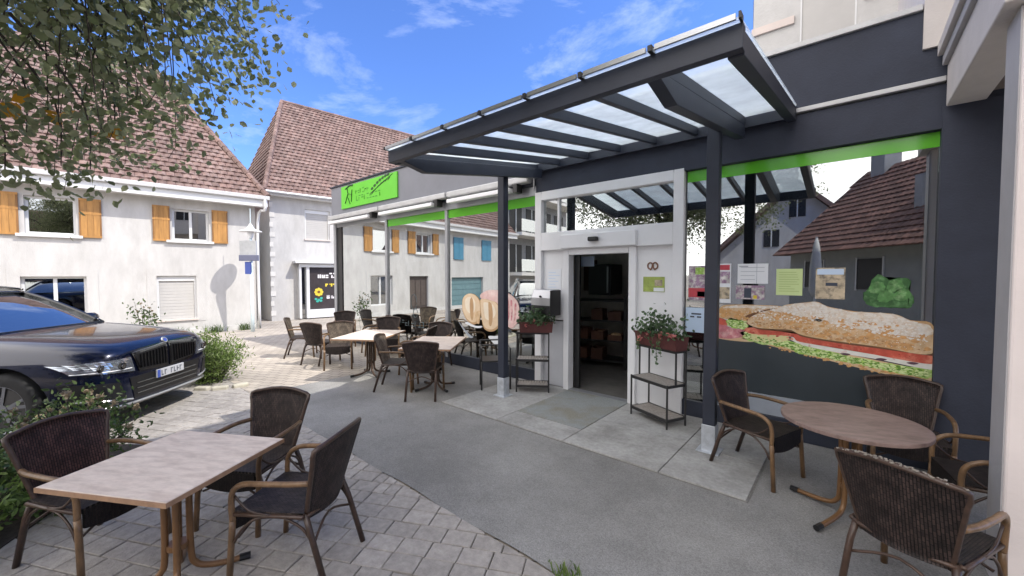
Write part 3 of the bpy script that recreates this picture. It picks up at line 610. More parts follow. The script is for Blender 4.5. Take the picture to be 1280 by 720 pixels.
# glass and mullions
box('corner_post', m_alu, bk, XE, XE + .12, YG - .05, YG + .07, 0, 3.06); box('corner_jamb', m_black, bk, XE + .121, XE + .38, YG - .02, YG + .06, .12, 3.0)
for x in (-7.93, -5.86): box('mullion', m_alu, bk, x - .035, x + .035, YG - .04, YG + .05, .12, 2.92, bev=.005)
for a, b in ((XE + .38, -7.965), (-7.895, -5.895), (-5.825, -3.73)): box('shop_window_pane', m_glass, bk, a, b, YG, YG + .012, .2, 2.92)
box('shop_window_pane', m_glass, bk, -1.50, .545, YG, YG + .012, .2, 2.92)
box('plinth', m_anth, bk, XE, -3.70, YG - .03, YG + .08, 0, .2); box('plinth', m_anth, bk, -1.52, .54, YG - .03, YG + .08, 0, .2)
box('painted_reflection', M('slab_reflection', (.30, .33, .38), .4, .1, 3), bk, -1.22, .544, YG - .003, YG - .0005, .205, .415)  # pale strip, paints the slab's reflection low on the glass
box('lower_film', M('lower_film', (.032, .042, .050), .34, .1, 3), bk, -1.22, .544, YG - .003, YG - .0005, .42, 1.02)
# green film bands
for a, b in ((-7.895, -5.895), (-5.825, -3.73)): box('green_band', m_green, bk, a, b, YG - .004, YG - .001, 2.765, 2.918)
box('green_band', m_green, bk, -1.50, .544, YG - .004, YG - .001, 2.785, 2.912)
box('window_jamb', m_black, bk, .46, .545, YG + .014, YG + .1, .2, 2.92)
box('pilaster', m_anth2, bk, .546, 1.3, YF - .01, YG + .1, 0, 3.1)
# reveal beside last window
# entrance frame
ef = thing('x', 'x', 'x'); bpy.data.objects.remove(ef)
fr = MB(); z1 = 2.95
fr.b(-3.72, -3.60, YG - .07, YG + .08, 0, z1); fr.b(-1.64, -1.52, YG - .07, YG + .08, 0, z1); fr.b(-3.60, -1.64, YG - .07, YG + .08, 2.82, z1); fr.b(-3.60, -1.64, YG - .07, YG + .08, 2.06, 2.33)
fr.b(-3.20, -3.11, YG - .065, YG + .08, 0, 2.06); fr.b(-2.20, -2.10, YG - .065, YG + .08, 0, 2.06); fr.b(-3.11, -2.20, YG - .065, YG + .08, 1.98, 2.06)
dfr = fr.o('entrance_frame', m_whal, bk, bev=.008)
box('door_header', m_whal, bk, -3.22, -2.08, YG - .13, YG - .072, 2.07, 2.27, bev=.012)
box('entrance_panel', m_whal, bk, -3.60, -3.20, YG - .01, YG + .03, 1.02, 2.06); box('entrance_panel', M('lower_panel', (.52, .53, .56), .4, .04), bk, -3.60, -3.20, YG - .004, YG + .03, 0.02, 1.0)
box('entrance_panel', m_whal, bk, -2.10, -1.64, YG - .01, YG + .03, .02, 2.06)
for a, b in ((-3.60, -3.33), (-3.30, -1.64)): box('transom_pane', m_glass, bk, a, b, YG + .0, YG + .012, 2.33, 2.82)
box('frame_bar', m_whal, bk, -3.33, -3.30, YG - .03, YG + .04, 2.33, 2.82)
box('threshold', m_alu, bk, -3.11, -2.20, YG - .06, YG + .06, .0, .022)
se = MB().c(-2.66, YG - .17, 2.18, .14, .07, .06).o('door_sensor', m_black, bk, bev=.015)
dl = box('sliding_door', m_black, bk, -3.10, -3.02, YG + .09, YG + .13, .02, 1.98)
# white cable / conduit over the door
MB().tube([(-3.70, YF - .05, 3.40), (-3.70, YF - .05, 2.98)], .012, 6).o('cable', m_zinc_cap, bk)
MB().c(-2.75, YF - .03, 3.42, .09, .07, .05).o('fascia_lamp', m_blackmetal, bk)

# sign board
sg = thing('green_sign', 'bright green shop sign with dark drawing and ear of grain on the grey fascia', 'sign', (-9.79, YF - .028, 3.335))
box('board', m_green_s, sg, 0, 2.45, -.03, .006, 0, .545, bev=.004)
mb = MB()
for p in ([(.22, .12), (.36, .34)], [(.36, .34), (.33, .46)], [(.36, .34), (.56, .30)], [(.52, .13), (.56, .42)], [(.36, .25), (.46, .08)]):
    mb.beam((p[0][0], -.034, p[0][1]), (p[1][0], -.034, p[1][1]), .008, .028, (0, 1, 0))
mb.tube([(.24, -.034, .47), (.34, -.034, .50), (.44, -.034, .53), (.6, -.034, .52)], .018, 6, 3)
mb.o('drawing', m_dgreen, sg)
mb = MB(); r_ = random.Random(9); scribble(mb, .72, .30, .62, .10, -.031, 6, r_, .18); scribble(mb, .74, .12, 1.1, .12, -.031, 9, r_, .18); mb.o('lettering', m_mgreen, sg)
mb = MB()
for k in range(7):
    t = k / 6; x, z = 1.48 + .66 * t, .27 + .21 * t + .04 * math.sin(t * 3)
    for s_ in (1, -1):
        cx, cz = x + .03 * s_ * -.4, z + .045 * s_; mb.prism([(cx + .055 * math.cos(q) * .9 - .02 * math.sin(q) * s_, cz + .024 * math.sin(q) + .02 * math.cos(q)) for q in [j * .785 for j in range(8)]], fxz(-.034), -.002, .004)
mb.beam((1.38, -.034, .21), (2.3, -.034, .52), .006, .012, (0, 1, 0)); mb.o('ear_of_grain', m_dgreen, sg)

# interior furniture seen through the door
sfz = thing('bread_shelf', 'tall dark bread shelf with brown baskets inside the open door', 'shelf', (-3.55, 6.6, .012), R(14))
for k in range(4): box('shelf_board', m_black, sfz, -.45, .55, -.2, .2, .12 + k * .36, .15 + k * .36)
for x in (-.45, .5): box('upright', m_black, sfz, x, x + .05, -.2, .2, 0, 1.30)
for k in range(3):
    for j in range(3):
        if (k, j) in ((0, 2), (2, 0), (3, 1)): continue
        b_ = MB(); w = rng.uniform(.2, .25); x = -.38 + j * .3; z = .153 + k * .36; hh = rng.uniform(.09, .2)
        b_.b(x, x + w, -.17, .15, z, z + .02); b_.b(x, x + w, -.19, -.17, z, z + hh); b_.b(x, x + .02, -.17, .15, z, z + hh); b_.b(x + w - .02, x + w, -.17, .15, z, z + hh); b_.b(x, x + w, .15, .17, z, z + hh)
        bb = b_.o('bread_basket', m_wood); bb.parent = None; bb.location = sfz.location; bb.rotation_euler = sfz.rotation_euler
        tag(bb, ['brown basket at the left', 'brown basket in the middle', 'brown basket at the right'][j] + ' of the ' + ['lowest', 'middle', 'highest'][k] + ' board of the bread shelf', 'basket', 'baskets on the bread shelf')
for k in range(3):
    for j in range(3):
        for q in range(2):
            if rng.random() < .3 or (k, j) in ((0, 2), (2, 0), (3, 1)): continue
            lv = MB().tube([(-.08, 0, 0), (-.05, 0, .01), (.05, 0, .012), (.08, 0, 0)], [.015, .042, .042, .015], 10, 2).o('bread_loaf', m_bread, smooth=True)
            lv.location = sfz.matrix_basis @ Vector((-.26 + j * .3, -.07 + q * .13, .225 + k * .36)); lv.rotation_euler = (0, 0, sfz.rotation_euler.z + rng.uniform(-.2, .2)); tag(lv, ['front', 'back'][q] + ' loaf in the ' + ['left', 'middle', 'right'][j] + ' basket on the ' + ['lowest', 'middle', 'highest'][k] + ' shelf board', 'bread', 'loaves in the bread baskets')
ct = thing('shop_counter', 'dark shop counter inside the door left of the bread shelf', 'counter', (-4.35, 6.3, .012), R(0)); box('body', m_black, ct, -.4, .35, -.35, .35, 0, 1.12); box('worktop', m_blackmetal, ct, -.43, .38, -.38, .38, 1.121, 1.16)
rk = thing('wall_rack', 'dark wall rack with pale price strips right of the bread shelf', 'rack', (-2.35, 7.4, .012)); box('back_panel', m_dark, rk, -.3, .7, 0, .05, 0, 2.4)
for k in range(6): b_ = box('shelf_board', m_blackmetal, rk, -.3, .7, -.3, 0, .25 + k * .36, .28 + k * .36); box('price_strip', m_greyink, b_, -.28, .3, -.31, -.3, .25 + k * .36, .285 + k * .36)
ip = box('inner_wall', M('inner_wall', (.70, .66, .60), .8, .1), bk, -4.9, -2.9, 7.6, 7.7, .012, 2.95)
pc = box('picture', m_wood, None, -4.42, -4.12, 7.55, 7.59, 1.35, 2.0); tag(pc, 'brown framed picture on the pale wall inside the door', 'picture')
em = box('notice_card', m_bluep, None, -3.15, -2.93, YG + .35, YG + .36, 1.82, 1.97); tag(em, 'pale notice card hanging in the top of the doorway', 'notice')
ot = thing('oven_box', 'dark square appliance against the pale inner wall above the bread shelf', 'appliance', (-3.75, 7.2, 1.3)); box('body', m_blackmetal, ot, -.25, .25, -.2, .3, 0, .6, bev=.02); box('handle', m_steel, ot, .18, .21, -.24, -.205, .05, .55)

# ------------------------------------------------------------------ stuck-on prints and papers
def paper(name, label, cat, x0, x1, z0, z1, mat, lines=0, ink=None, y=None, seed=1, head=0, extra=None):
    y = YG - .006 if y is None else y
    t = thing(name, label, cat, ((x0 + x1) / 2, y, z0)); w = x1 - x0; h = z1 - z0
    box('sheet', mat, t, -w / 2, w / 2, -.002, .002, 0, h)
    r_ = random.Random(seed); mb = MB()
    for k in range(lines):
        zz = h * (.9 - .8 * (k + .5) / max(lines, 1)); ln = w * r_.uniform(.45, .8); mb.b(-w * .4, -w * .4 + ln, -.0035, -.002, zz, zz + h * .022)
    if lines: mb.o('print_lines', ink or m_greyink, t)
    if head: MB().b(-w * .35, w * .35, -.0035, -.002, h * .86, h * .93).o('heading', m_ink, t)
    if extra:
        for nm, mt, (a, b, c, d) in extra: MB().b(-w / 2 + a * w, -w / 2 + b * w, -.0045, -.002, c * h, d * h).o(nm, mt, t)
    return t
paper('window_notice', 'white sheets taped in a row, widest paper in the right shop window', 'notice', -.955, -.67, 1.60, 1.815, m_paper, 4, seed=2, extra=[('edge_line', m_greyink, (.63, .645, .0, 1)), ('heading', m_greyink, (.05, .35, .84, .9))])
paper('photo_notice', 'small pink and grey photo strip under the wide white sheets', 'notice', -.97, -.70, 1.43, 1.58, m_mag, 0, extra=[('photo', m_ink, (.3, .55, .1, .8)), ('photo', m_yellink, (.62, .75, .05, .3))])
paper('window_poster', 'narrow colourful poster right of the right canopy post', 'poster', -1.16, -1.02, 1.38, 1.82, m_paper, 0, extra=[('photo', m_mag, (.08, .92, .5, .8)), ('heading', m_redp, (.1, .9, .84, .97)), ('photo', m_photo, (.08, .92, .1, .4))])
paper('green_notice', 'pale green paper notice in the right shop window', 'notice', -.597, -.375, 1.485, 1.757, m_greenp, 9, M('green_ink', (.40, .52, .2), .7, 0), seed=5, head=0)
paper('picture_poster', 'beige picture poster right of the green notice', 'poster', -.27, -.045, 1.46, 1.765, m_photo, 0, extra=[('sky_area', m_bluep, (.05, .95, .78, .96)), ('lettering', m_ink, (.35, .75, .42, .52)), ('photo', m_photo, (.05, .95, .05, .4))])
paper('magazine_poster', 'purple and red poster between door frame and canopy post', 'poster', -1.47, -1.22, 1.40, 1.80, m_mag, 0, extra=[('photo', m_redp, (0, 1, .08, .35)), ('photo', m_sblue, (.4, .95, .1, .25)), ('photo', m_shrub if False else m_lett, (.3, .7, .75, .95))])
bx_ = paper('opening_hours_sign', 'pale blue sheet on a dark board behind the right canopy post', 'notice', -1.49, -1.26, 1.02, 1.31, m_bluep, 0, extra=[('lettering', m_ink, (.28, .75, .72, .78)), ('lettering', m_ink, (.22, .42, .6, .66)), ('lettering', m_ink, (.55, .75, .6, .66)), ('red_mark', m_redp, (.9, .98, .3, .38))], y=YG - .03)
paper('door_notice', 'white printed sheet on the left panel of the entrance', 'notice', -3.52, -3.27, 1.45, 1.78, m_paper, 6, m_bluep, y=YG - .014, seed=8)
paper('quality_plaque', 'olive green plaque on the white panel right of the door', 'plaque', -2.02, -1.75, 1.48, 1.67, m_plaque, 0, y=YG - .014, extra=[('label_strip', m_paper, (.5, .98, .04, .28)), ('photo', m_photo, (.55, .9, .4, .8))])
t = thing('pretzel_emblem', 'brown pretzel emblem on the white panel above the green plaque', 'emblem', (-1.90, YG - .016, 1.80))
mb = MB(); pz = []
for k in range(49):
    a = k / 48 * 2 * math.pi; pz.append((.055 * math.sin(a) * (1 + .25 * math.cos(a * 1)), 0, .055 * math.cos(a)))
mb.tube([(-.02, 0, -.035), (-.055, 0, -.02), (-.062, 0, .02), (-.035, 0, .048), (-.004, 0, .03), (.012, 0, -.02), (.03, 0, -.045)], .009, 6, 5); mb.tube([(.02, -.004, -.035), (.055, -.004, -.02), (.062, -.004, .02), (.035, -.004, .048), (.004, -.004, .03), (-.012, -.004, -.02), (-.03, -.004, -.045)], .009, 6, 5); mb.o('pretzel', m_pretz, t)
# window lettering (unreadable, grey) on the middle left pane
mb = MB(); r_ = random.Random(12); scribble(mb, -7.5, .60, 1.5, .12, YG - .001, 13, r_, .14, .002); m_wink = M('slate_ink', (.10, .13, .14), .7, 0); wl = mb.o('window_lettering', m_wink); tag(wl, 'line of grey lettering low on the middle window of the left front', 'lettering')
mb = MB(); mb.tube([(-6.95 + .1 * math.cos(a * .5), YG - .004, 1.12 + .17 * math.sin(a * .5)) for a in range(13)], .004, 5); mb.tube([(-6.9 + .07 * math.cos(a * .5), YG - .004, .9 + .1 * math.sin(a * .5)) for a in range(13)], .004, 5); wl2 = mb.o('window_drawing', m_wink); tag(wl2, 'thin line drawing on the middle window above the lettering', 'drawing')
# sandwich print
sw = thing('sandwich_print', 'large printed sandwich with lettuce and tomato across the right window', 'window print', (0, YG - .004, 0))
def flat(name, pts, mat, lay, parent, k=6, jag=0, seed=0):
    q = smooth_poly(pts, k); r_ = random.Random(seed)
    if jag: q = [(x + r_.uniform(-jag, jag), z + r_.uniform(-jag, jag)) for x, z in q]
    lay = lay * .0009; bm = bmesh.new(); vs = [bm.verts.new((x, -.001 - lay, z)) for x, z in q]; f = bm.faces.new(vs); bmesh.ops.triangulate(bm, faces=[f]); bmesh.ops.recalc_face_normals(bm, faces=bm.faces)
    ex = bmesh.ops.extrude_face_region(bm, geom=list(bm.faces)); bmesh.ops.translate(bm, verts=[v for v in ex['geom'] if isinstance(v, bmesh.types.BMVert)], vec=(0, -.0008, 0)); bmesh.ops.recalc_face_normals(bm, faces=bm.faces)
    me = bpy.data.meshes.new(name); bm.to_mesh(me); bm.free(); me.materials.append(mat); o_ = bpy.data.objects.new(name, me); o_.parent = parent; col.objects.link(o_); return o_
def sp(*pts):      # pixel-like sketch coordinates of the print (u 0..1, v 0..1) -> window plane
    return [(-1.145 + u * 1.685, .735 + v * .70) for u, v in pts]
flat('bottom_bun', sp((.14, .38), (.30, .30), (.44, .24), (.6, .17), (.8, .09), (1.0, .02), (1.0, .16), (.7, .28), (.4, .36)), m_crumb, 0, sw, seed=1)
flat('bottom_bun', sp((.0, .34), (.2, .33), (.24, .42), (.1, .46), (.0, .46)), m_crumb, 0, sw)
flat('lettuce', sp((.15, .44), (.19, .34), (.30, .31), (.40, .30), (.45, .22), (.60, .20), (.74, .16), (.86, .12), (1.0, .09), (1.0, .21), (.85, .22), (.7, .26), (.5, .36), (.36, .42)), m_lett, 1, sw, jag=.008, seed=2)
flat('cheese_slice', sp((.14, .48), (.20, .36), (.32, .35), (.40, .42), (.38, .47)), m_chy, 2, sw)
flat('egg_slices', sp((.40, .46), (.46, .36), (.62, .30), (.80, .26), (1.0, .20), (1.0, .28), (.8, .34), (.6, .40)), m_chs, 2, sw, seed=4)
for x, z in ((.66, .285), (.81, .265), (.93, .255)): flat('olive_slice', sp((x - .02, z), (x, z + .018), (x + .025, z + .008), (x + .005, z - .015)), m_olive, 4, sw)
flat('tomato_slices', sp((.16, .54), (.2, .46), (.40, .47), (.45, .40), (.62, .365), (.72, .34), (.75, .33), (1.0, .27), (1.0, .40), (.75, .44), (.45, .53), (.3, .56)), m_tom, 3, sw)
flat('ham', sp((.0, .36), (.13, .38), (.16, .50), (.07, .53), (.0, .62)), m_ham, 2, sw)
flat('tomato_slices', sp((.0, .58), (.06, .56), (.08, .60), (.0, .68)), m_tom, 3, sw)
flat('lettuce', sp((.05, .60), (.09, .53), (.16, .53), (.18, .60), (.15, .66), (.08, .68)), m_lett, 4, sw, jag=.008, seed=5)
flat('top_bun', sp((.0, .70), (.02, .86), (.1, .90), (.25, .91), (.36, .90), (.40, .80), (.36, .68), (.2, .60), (.15, .64), (.06, .66)), m_bread, 4, sw)
flat('bun_shadow', sp((.155, .62), (.16, .72), (.22, .80), (.32, .87), (.30, .80), (.21, .70), (.19, .62), (.24, .535), (.42, .535), (.46, .48), (.6, .435), (.8, .405), (1.0, .375), (1.0, .41), (.8, .44), (.55, .48), (.45, .52), (.40, .575), (.24, .57)), M('print_shadow', (.16, .07, .03), .7, .2, 12), 4.4, sw)
flat('top_bun', sp((.175, .62), (.185, .70), (.24, .79), (.34, .88), (.38, .93), (.46, .97), (.53, .99), (.58, .93), (.7, .88), (.85, .87), (.92, .80), (1.0, .76), (1.0, .40), (.8, .43), (.55, .47), (.45, .51), (.40, .565), (.3, .555), (.22, .565)), m_bread, 4.8, sw)
flat('floury_top', sp((.30, .83), (.38, .92), (.46, .965), (.53, .985), (.58, .925), (.7, .875), (.85, .865), (.92, .79), (.99, .75), (.99, .62), (.86, .60), (.7, .66), (.52, .72), (.40, .80)), m_breadL, 5.2, sw, jag=.006, seed=9)
flat('floury_top', sp((.03, .84), (.1, .885), (.25, .90), (.34, .89), (.28, .86), (.12, .85)), m_breadL, 5.2, sw, jag=.004, seed=3)
r_ = random.Random(77)
def specks(name, mat, n, u0, u1, f0, f1, s0, s1, lay):
    mb = MB(); yy = -.001 - lay * .0009
    for k in range(n):
        u = r_.uniform(u0, u1); v = f0(u) + (f1(u) - f0(u)) * r_.random(); x, z = sp((u, v))[0]; s_ = r_.uniform(s0, s1); an = r_.uniform(0, 3.1); q = []
        for j in range(5): a = an + j * 1.2566; q.append((x + s_ * math.cos(a) * r_.uniform(.6, 1.3), yy - k * 1.6e-6, z + s_ * .7 * math.sin(a) * r_.uniform(.5, 1.2)))
        mb.add(q, [(4, 3, 2, 1, 0)])
    mb.o(name, mat, sw, kind='stuff')
def lerpf(pts):
    def f(u):
        for (a, b), (c, d) in zip(pts, pts[1:]):
            if u <= c: return b + (d - b) * (u - a) / (c - a)
        return pts[-1][1]
    return f
bt = lerpf([(.02, .84), (.1, .89), (.38, .91), (.53, .96), (.7, .86), (.85, .84), (1, .74)]); bb_ = lerpf([(.02, .70), (.15, .66), (.2, .58), (.40, .57), (.55, .48), (.8, .45), (1, .42)])
mid = lambda a, b, t: (lambda u: a(u) * (1 - t) + b(u) * t)
m_cd = M('crust_dark', (.46, .25, .11), .7, .2, 30); m_co = M('crust_orange', (.60, .33, .13), .7, .2, 30); m_fl = M('flour', (.80, .76, .71), .8, .05, 30); m_ld = M('lettuce_deep', (.13, .28, .035), .6, .2, 20); m_ll = M('lettuce_pale', (.62, .72, .34), .6, .1, 20)
specks('crust_patches', m_co, 170, .02, .99, bb_, mid(bb_, bt, .75), .014, .04, 6)
specks('crust_patches', m_cd, 110, .2, .99, bb_, mid(bb_, bt, .2), .006, .016, 7)
specks('crust_specks', m_cd, 300, .2, .98, bb_, mid(bb_, bt, .85), .002, .0045, 8)
specks('flour_patches', m_fl, 420, .2, .98, mid(bb_, bt, .36), bt, .004, .013, 9)
specks('flour_patches', m_fl, 300, .05, .98, bb_, bt, .002, .006, 9.5)
lt = lerpf([(.15, .44), (.40, .34), (.6, .25), (.86, .17), (1, .15)])
specks('lettuce_frills', m_ld, 210, .16, .99, lambda u: lt(u) - .055, lambda u: lt(u) + .035, .006, .018, 3)
specks('lettuce_frills', m_ll, 210, .16, .99, lambda u: lt(u) - .055, lambda u: lt(u) + .035, .005, .016, 3.5)
specks('lettuce_frills', m_ld, 40, .06, .17, lambda u: .55, lambda u: .66, .006, .016, 6); specks('lettuce_frills', m_ll, 40, .06, .17, lambda u: .55, lambda u: .66, .005, .014, 6.5)
bu = lerpf([(.2, .33), (.44, .27), (.6, .20), (.8, .12), (1, .08)])
specks('crust_patches', m_co, 90, .3, .99, lambda u: bu(u) - .04, lambda u: bu(u) + .02, .008, .022, 1.2)
tm = lerpf([(.16, .50), (.45, .45), (.72, .385), (1, .33)])
specks('tomato_marks', M('tomato_light', (.74, .30, .20), .5, .1, 9), 60, .18, .99, lambda u: tm(u) - .03, lambda u: tm(u) + .04, .008, .02, 3.6); specks('tomato_marks', M('tomato_dark', (.36, .04, .03), .5, .1, 9), 60, .18, .99, lambda u: tm(u) - .045, lambda u: tm(u) + .055, .006, .016, 3.8)
# lettuce picture on the right pane
lp = thing('lettuce_print', 'green lettuce head printed above the right end of the sandwich', 'window print', (0, YG - .003, 0))
flat('leaf', [(.10, 1.44), (.16, 1.40), (.28, 1.40), (.40, 1.41), (.42, 1.50), (.38, 1.56), (.40, 1.64), (.33, 1.67), (.26, 1.65), (.20, 1.70), (.15, 1.66), (.13, 1.58), (.09, 1.52)], M('lettuce_dark', (.035, .12, .03), .6, .3, 14, c2=(.12, .28, .10), c2scale=10), 0, lp, jag=.006)
for x, z in ((.18, 1.58), (.30, 1.6), (.24, 1.5), (.35, 1.52)): flat('leaf', [(x - .05, z - .04), (x, z - .055), (x + .05, z - .02), (x + .04, z + .04), (x - .01, z + .05), (x - .05, z + .02)], M('lettuce_light', (.08, .22, .06), .6, .4, 20, c2=(.2, .36, .15), c2scale=14), 1, lp, jag=.006)
# bread roll print on the left pane
rp_ = thing('bread_roll_print', 'printed cup of pale bread rolls and ham slices beside the left canopy post', 'window print', (0, YG - .004, 0))
flat('ham', [(-4.98, 1.30), (-4.8, 1.42), (-4.5, 1.43), (-4.3, 1.38), (-4.12, 1.25), (-4.08, 1.05), (-4.15, .88), (-4.3, .82), (-4.6, 1.1)], m_hamp, 0, rp_)
for q in range(4): flat('ham_fold', [(-4.45 + q * .09, 1.36 - q * .05), (-4.41 + q * .09, 1.35 - q * .05), (-4.36 + q * .07, 1.1 - q * .03), (-4.38 + q * .06, .92), (-4.40 + q * .07, 1.1 - q * .03)], m_ham, .6, rp_)
ro = [(-5.45, 1.12), (-5.42, 1.27), (-5.28, 1.35), (-5.10, 1.33), (-4.98, 1.22), (-4.96, 1.05), (-5.02, .86), (-5.16, .80), (-5.32, .86), (-5.42, 1.0)]
ro2 = [(-4.98, 1.22), (-4.9, 1.27), (-4.72, 1.25), (-4.56, 1.20), (-4.45, 1.0), (-4.5, .84), (-4.66, .72), (-4.85, .73), (-4.93, .86)]
def shrink(P, k, dx=0, dz=0):
    cx = sum(p[0] for p in P) / len(P); cz_ = sum(p[1] for p in P) / len(P); return [(cx + (p[0] - cx) * k + dx, cz_ + (p[1] - cz_) * k + dz) for p in P]
for q, P in enumerate((ro, ro2)):
    flat('bread_roll', P, m_rolle, 1 + q * 1.6, rp_); flat('roll_top', shrink(P, .93, -.008, .015), m_roll, 1.4 + q * 1.6, rp_); flat('roll_highlight', shrink(P, .55, -.03, .06), m_rolll, 1.8 + q * 1.6, rp_); flat('roll_crease', [(p[0] * .2 + (-4.155 if q == 0 else -3.78), p[1] * .75 + .27) for p in P], m_rolle, 2.0 + q * 1.6, rp_)
flat('bread_cut', [(-5.10, 1.0), (-5.06, .84), (-5.00, .84), (-4.99, 1.05)], m_bread, 4.6, rp_)
flat('plate_rim', [(-5.36, .80), (-5.1, .745), (-4.95, .76), (-4.95, .79), (-5.1, .78), (-5.3, .83)], m_paper, 3, rp_)
flat('knife', [(-5.55, .82), (-5.4, .66), (-5.25, .55), (-5.16, .57), (-5.24, .60), (-5.4, .70)], m_greyink, 1, rp_)
flat('napkin', [(-4.78, .62), (-4.62, .5), (-4.5, .52), (-4.42, .70), (-4.40, .80), (-4.55, .66)], m_paper, 3, rp_)
# shop display behind left glass
dp = thing('window_plant', 'clay pot with a green plant behind the pane left of the entrance', 'potted plant', (-3.98, YG + .35, 1.0)); MB().tube([(0, 0, 0), (0, 0, .22)], [.07, .1], 12).o('pot', m_clay, dp); 
dst = box('display_stand', m_trim, None, -4.3, -3.75, YG + .2, YG + .55, .012, .995); tag(dst, 'pale display stand behind the pane left of the entrance', 'stand')
gpz = box('green_poster', M('green_poster', (.16, .36, .16), .6, .2, 6), None, -4.08, -3.78, YG + .06, YG + .07, 1.35, 1.72); tag(gpz, 'green poster behind the glass just left of the white door frame', 'poster')

# stainless dispenser beside the door
ds = thing('steel_letterbox', 'stainless steel box mounted on the wall left of the shop door', 'letter box', (-3.42, YG - .07, 1.10))
MB().prism([(-.26, .02), (-.26, .26), (-.20, .38), (0, .38), (0, 0), (-.2, 0)], lambda p, d: (d, p[0], p[1]), -.17, .17).o('body', m_steel, ds, bev=.012)
box('lower_flap', m_black, ds, -.168, .168, -.268, -.262, .03, .15); MB().cyl((.0, -.275, .28), (.0, -.25, .28), .014).o('lock', m_black, ds)
box('side_plate', m_blackmetal, ds, .171, .18, -.26, 0, .0, .37)

# ------------------------------------------------------------------ canopy
cp = thing('entrance_canopy', 'anthracite steel entrance canopy with frosted glass panes on two posts', 'canopy')
CX0, CX1, CY0, CY1, CZ0, CZ1 = -3.69, -.446, 2.36, 4.86, 2.93, 3.31
sl_ = (CZ1 - CZ0) / (CY1 - CY0)
def cz(y): return CZ0 + (y - CY0) * sl_
MB().b(CX0, CX1, CY0 - .035, CY0 + .025, CZ0 - .075, CZ0 + .055).o('front_beam', m_anth, cp, bev=.004)
for x in (CX0 + .045, CX1 - .045): MB().beam((x, CY0 + .0255, cz(CY0) - .02), (x, CY1, cz(CY1) - .02), .08, .125).o('side_beam', m_anth, cp, bev=.004)
MB().b(CX0 + .09, CX1 - .09, CY1 - .07, CY1 - .004, cz(CY1) - .07, cz(CY1) + .02).o('wall_beam', m_anth, cp)
step = (CX1 - CX0) / 7
for k in range(1, 7):
    x = CX0 + k * step
    MB().beam((x, CY0 + .026, cz(CY0) + .012), (x, CY1 - .071, cz(CY1 - .07) + .012), .05, .085).o('rafter', m_anth, cp, bev=.003)
for px, ax in ((-3.66, -3.55), (-1.0, -.925)):
    pt = MB().b(px - .055, px + .055, 4.03, 4.13, .0, cz(4.08) - .06).o('post', m_anth, cp, bev=.006)
    MB().b(px - .062, px + .062, 4.022, 4.138, .012, .27).o('foot_sleeve', m_zinc, pt, bev=.005)
    box('base_plate', m_zinc, pt, px - .10, px + .10, 3.98, 4.18, .004, .022)
    MB().prism([(2.388, cz(2.388) - .035), (4.78, cz(4.78) - .035), (4.78, cz(4.78) - .17), (2.68, cz(2.68) - .18), (2.388, cz(2.388) - .075)], lambda p, d: (ax + d, p[0], p[1]), -.042, .042).o('bracket_arm', m_anth, cp, bev=.004)
for k in range(7):
    x0, x1 = CX0 + k * step + .006, CX0 + (k + 1) * step - .006
    MB().add([(x0, CY0 - .07, cz(CY0 - .07) + .062), (x1, CY0 - .07, cz(CY0 - .07) + .062), (x1, CY1 + .0, cz(CY1) + .062), (x0, CY1, cz(CY1) + .062), (x0, CY0 - .07, cz(CY0 - .07) + .078), (x1, CY0 - .07, cz(CY0 - .07) + .078), (x1, CY1, cz(CY1) + .078), (x0, CY1, cz(CY1) + .078)], [(0, 3, 2, 1), (4, 5, 6, 7), (0, 1, 5, 4), (1, 2, 6, 5), (2, 3, 7, 6), (3, 0, 4, 7)]).o('glass_pane', m_cangl, cp)
    box('edge_trim', m_silver, cp, x0 + .02, x1 - .02, CY0 - .085, CY0 - .072, cz(CY0) + .052, cz(CY0) + .082)
for k in range(8): box('glass_clip', m_blackmetal, cp, max(CX0, CX0 + k * step - .012), min(CX1, CX0 + k * step + .012), CY0 - .09, CY0 - .03, cz(CY0) + .05, cz(CY0) + .084)

# ------------------------------------------------------------------ neighbouring buildings on the right
wb = thing('white_upper_building', 'white stuccoed building rising behind the bakery roof', 'building')
holed_wall(wb, -1.385, 4, 3.7, 9.2, [(-.72, -.03, 5.36, 6.6)], m_stucco, .25, y0=8)
MB().b(-1.385, -1.38, 8, 13, 3.7, 9.2).o('side_wall', m_stucco, wb); box('inner_core', m_dark, wb, -1.2, 4, 8.4, 13, 3.7, 9.0)
box('string_course', m_pinkband, wb, -1.40, 4, 7.95, 8.0, 5.76, 5.92) if False else MB().b(-1.40, -.80, 7.96, 8.0, 5.78, 5.9).b(.05, 4, 7.96, 8.0, 5.78, 5.9).o('string_course', m_pinkband, wb)
w_ = box('window', m_dark, wb, -.72, -.03, 8.05, 8.07, 5.36, 6.6); box('sill', m_trim, w_, -.78, .03, 7.985, 8.05, 5.31, 5.362); box('blind', m_blind, w_, -.70, -.05, 8.01, 8.04, 5.47, 6.6); box('frame', m_trim, w_, -.72, -.70, 7.995, 8.045, 5.36, 6.6); box('frame', m_trim, w_, -.05, -.03, 7.995, 8.045, 5.36, 6.6)
box('cornice', m_trim, wb, -1.45, 4, 7.9, 8.0, 9.0, 9.2)
MB().tube([(-1.30, 7.93, 9), (-1.30, 7.93, 3.9)], .045, 8).o('downpipe', m_trim, wb) if False else None
nb = thing('neighbour_house', 'pale plastered house with overhanging floor and column at the right edge', 'building')
box('upper_wall', m_neigh, nb, .415, 6, YF - .03, 12, 3.6, 8.6)
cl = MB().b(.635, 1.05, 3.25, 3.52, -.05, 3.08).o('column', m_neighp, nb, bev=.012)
box('shaded_column_face', m_neigh_g, nb, .628, .6345, 3.262, 3.51, -.05, 3.07)  # grey skin, shade of this column side put into the colour
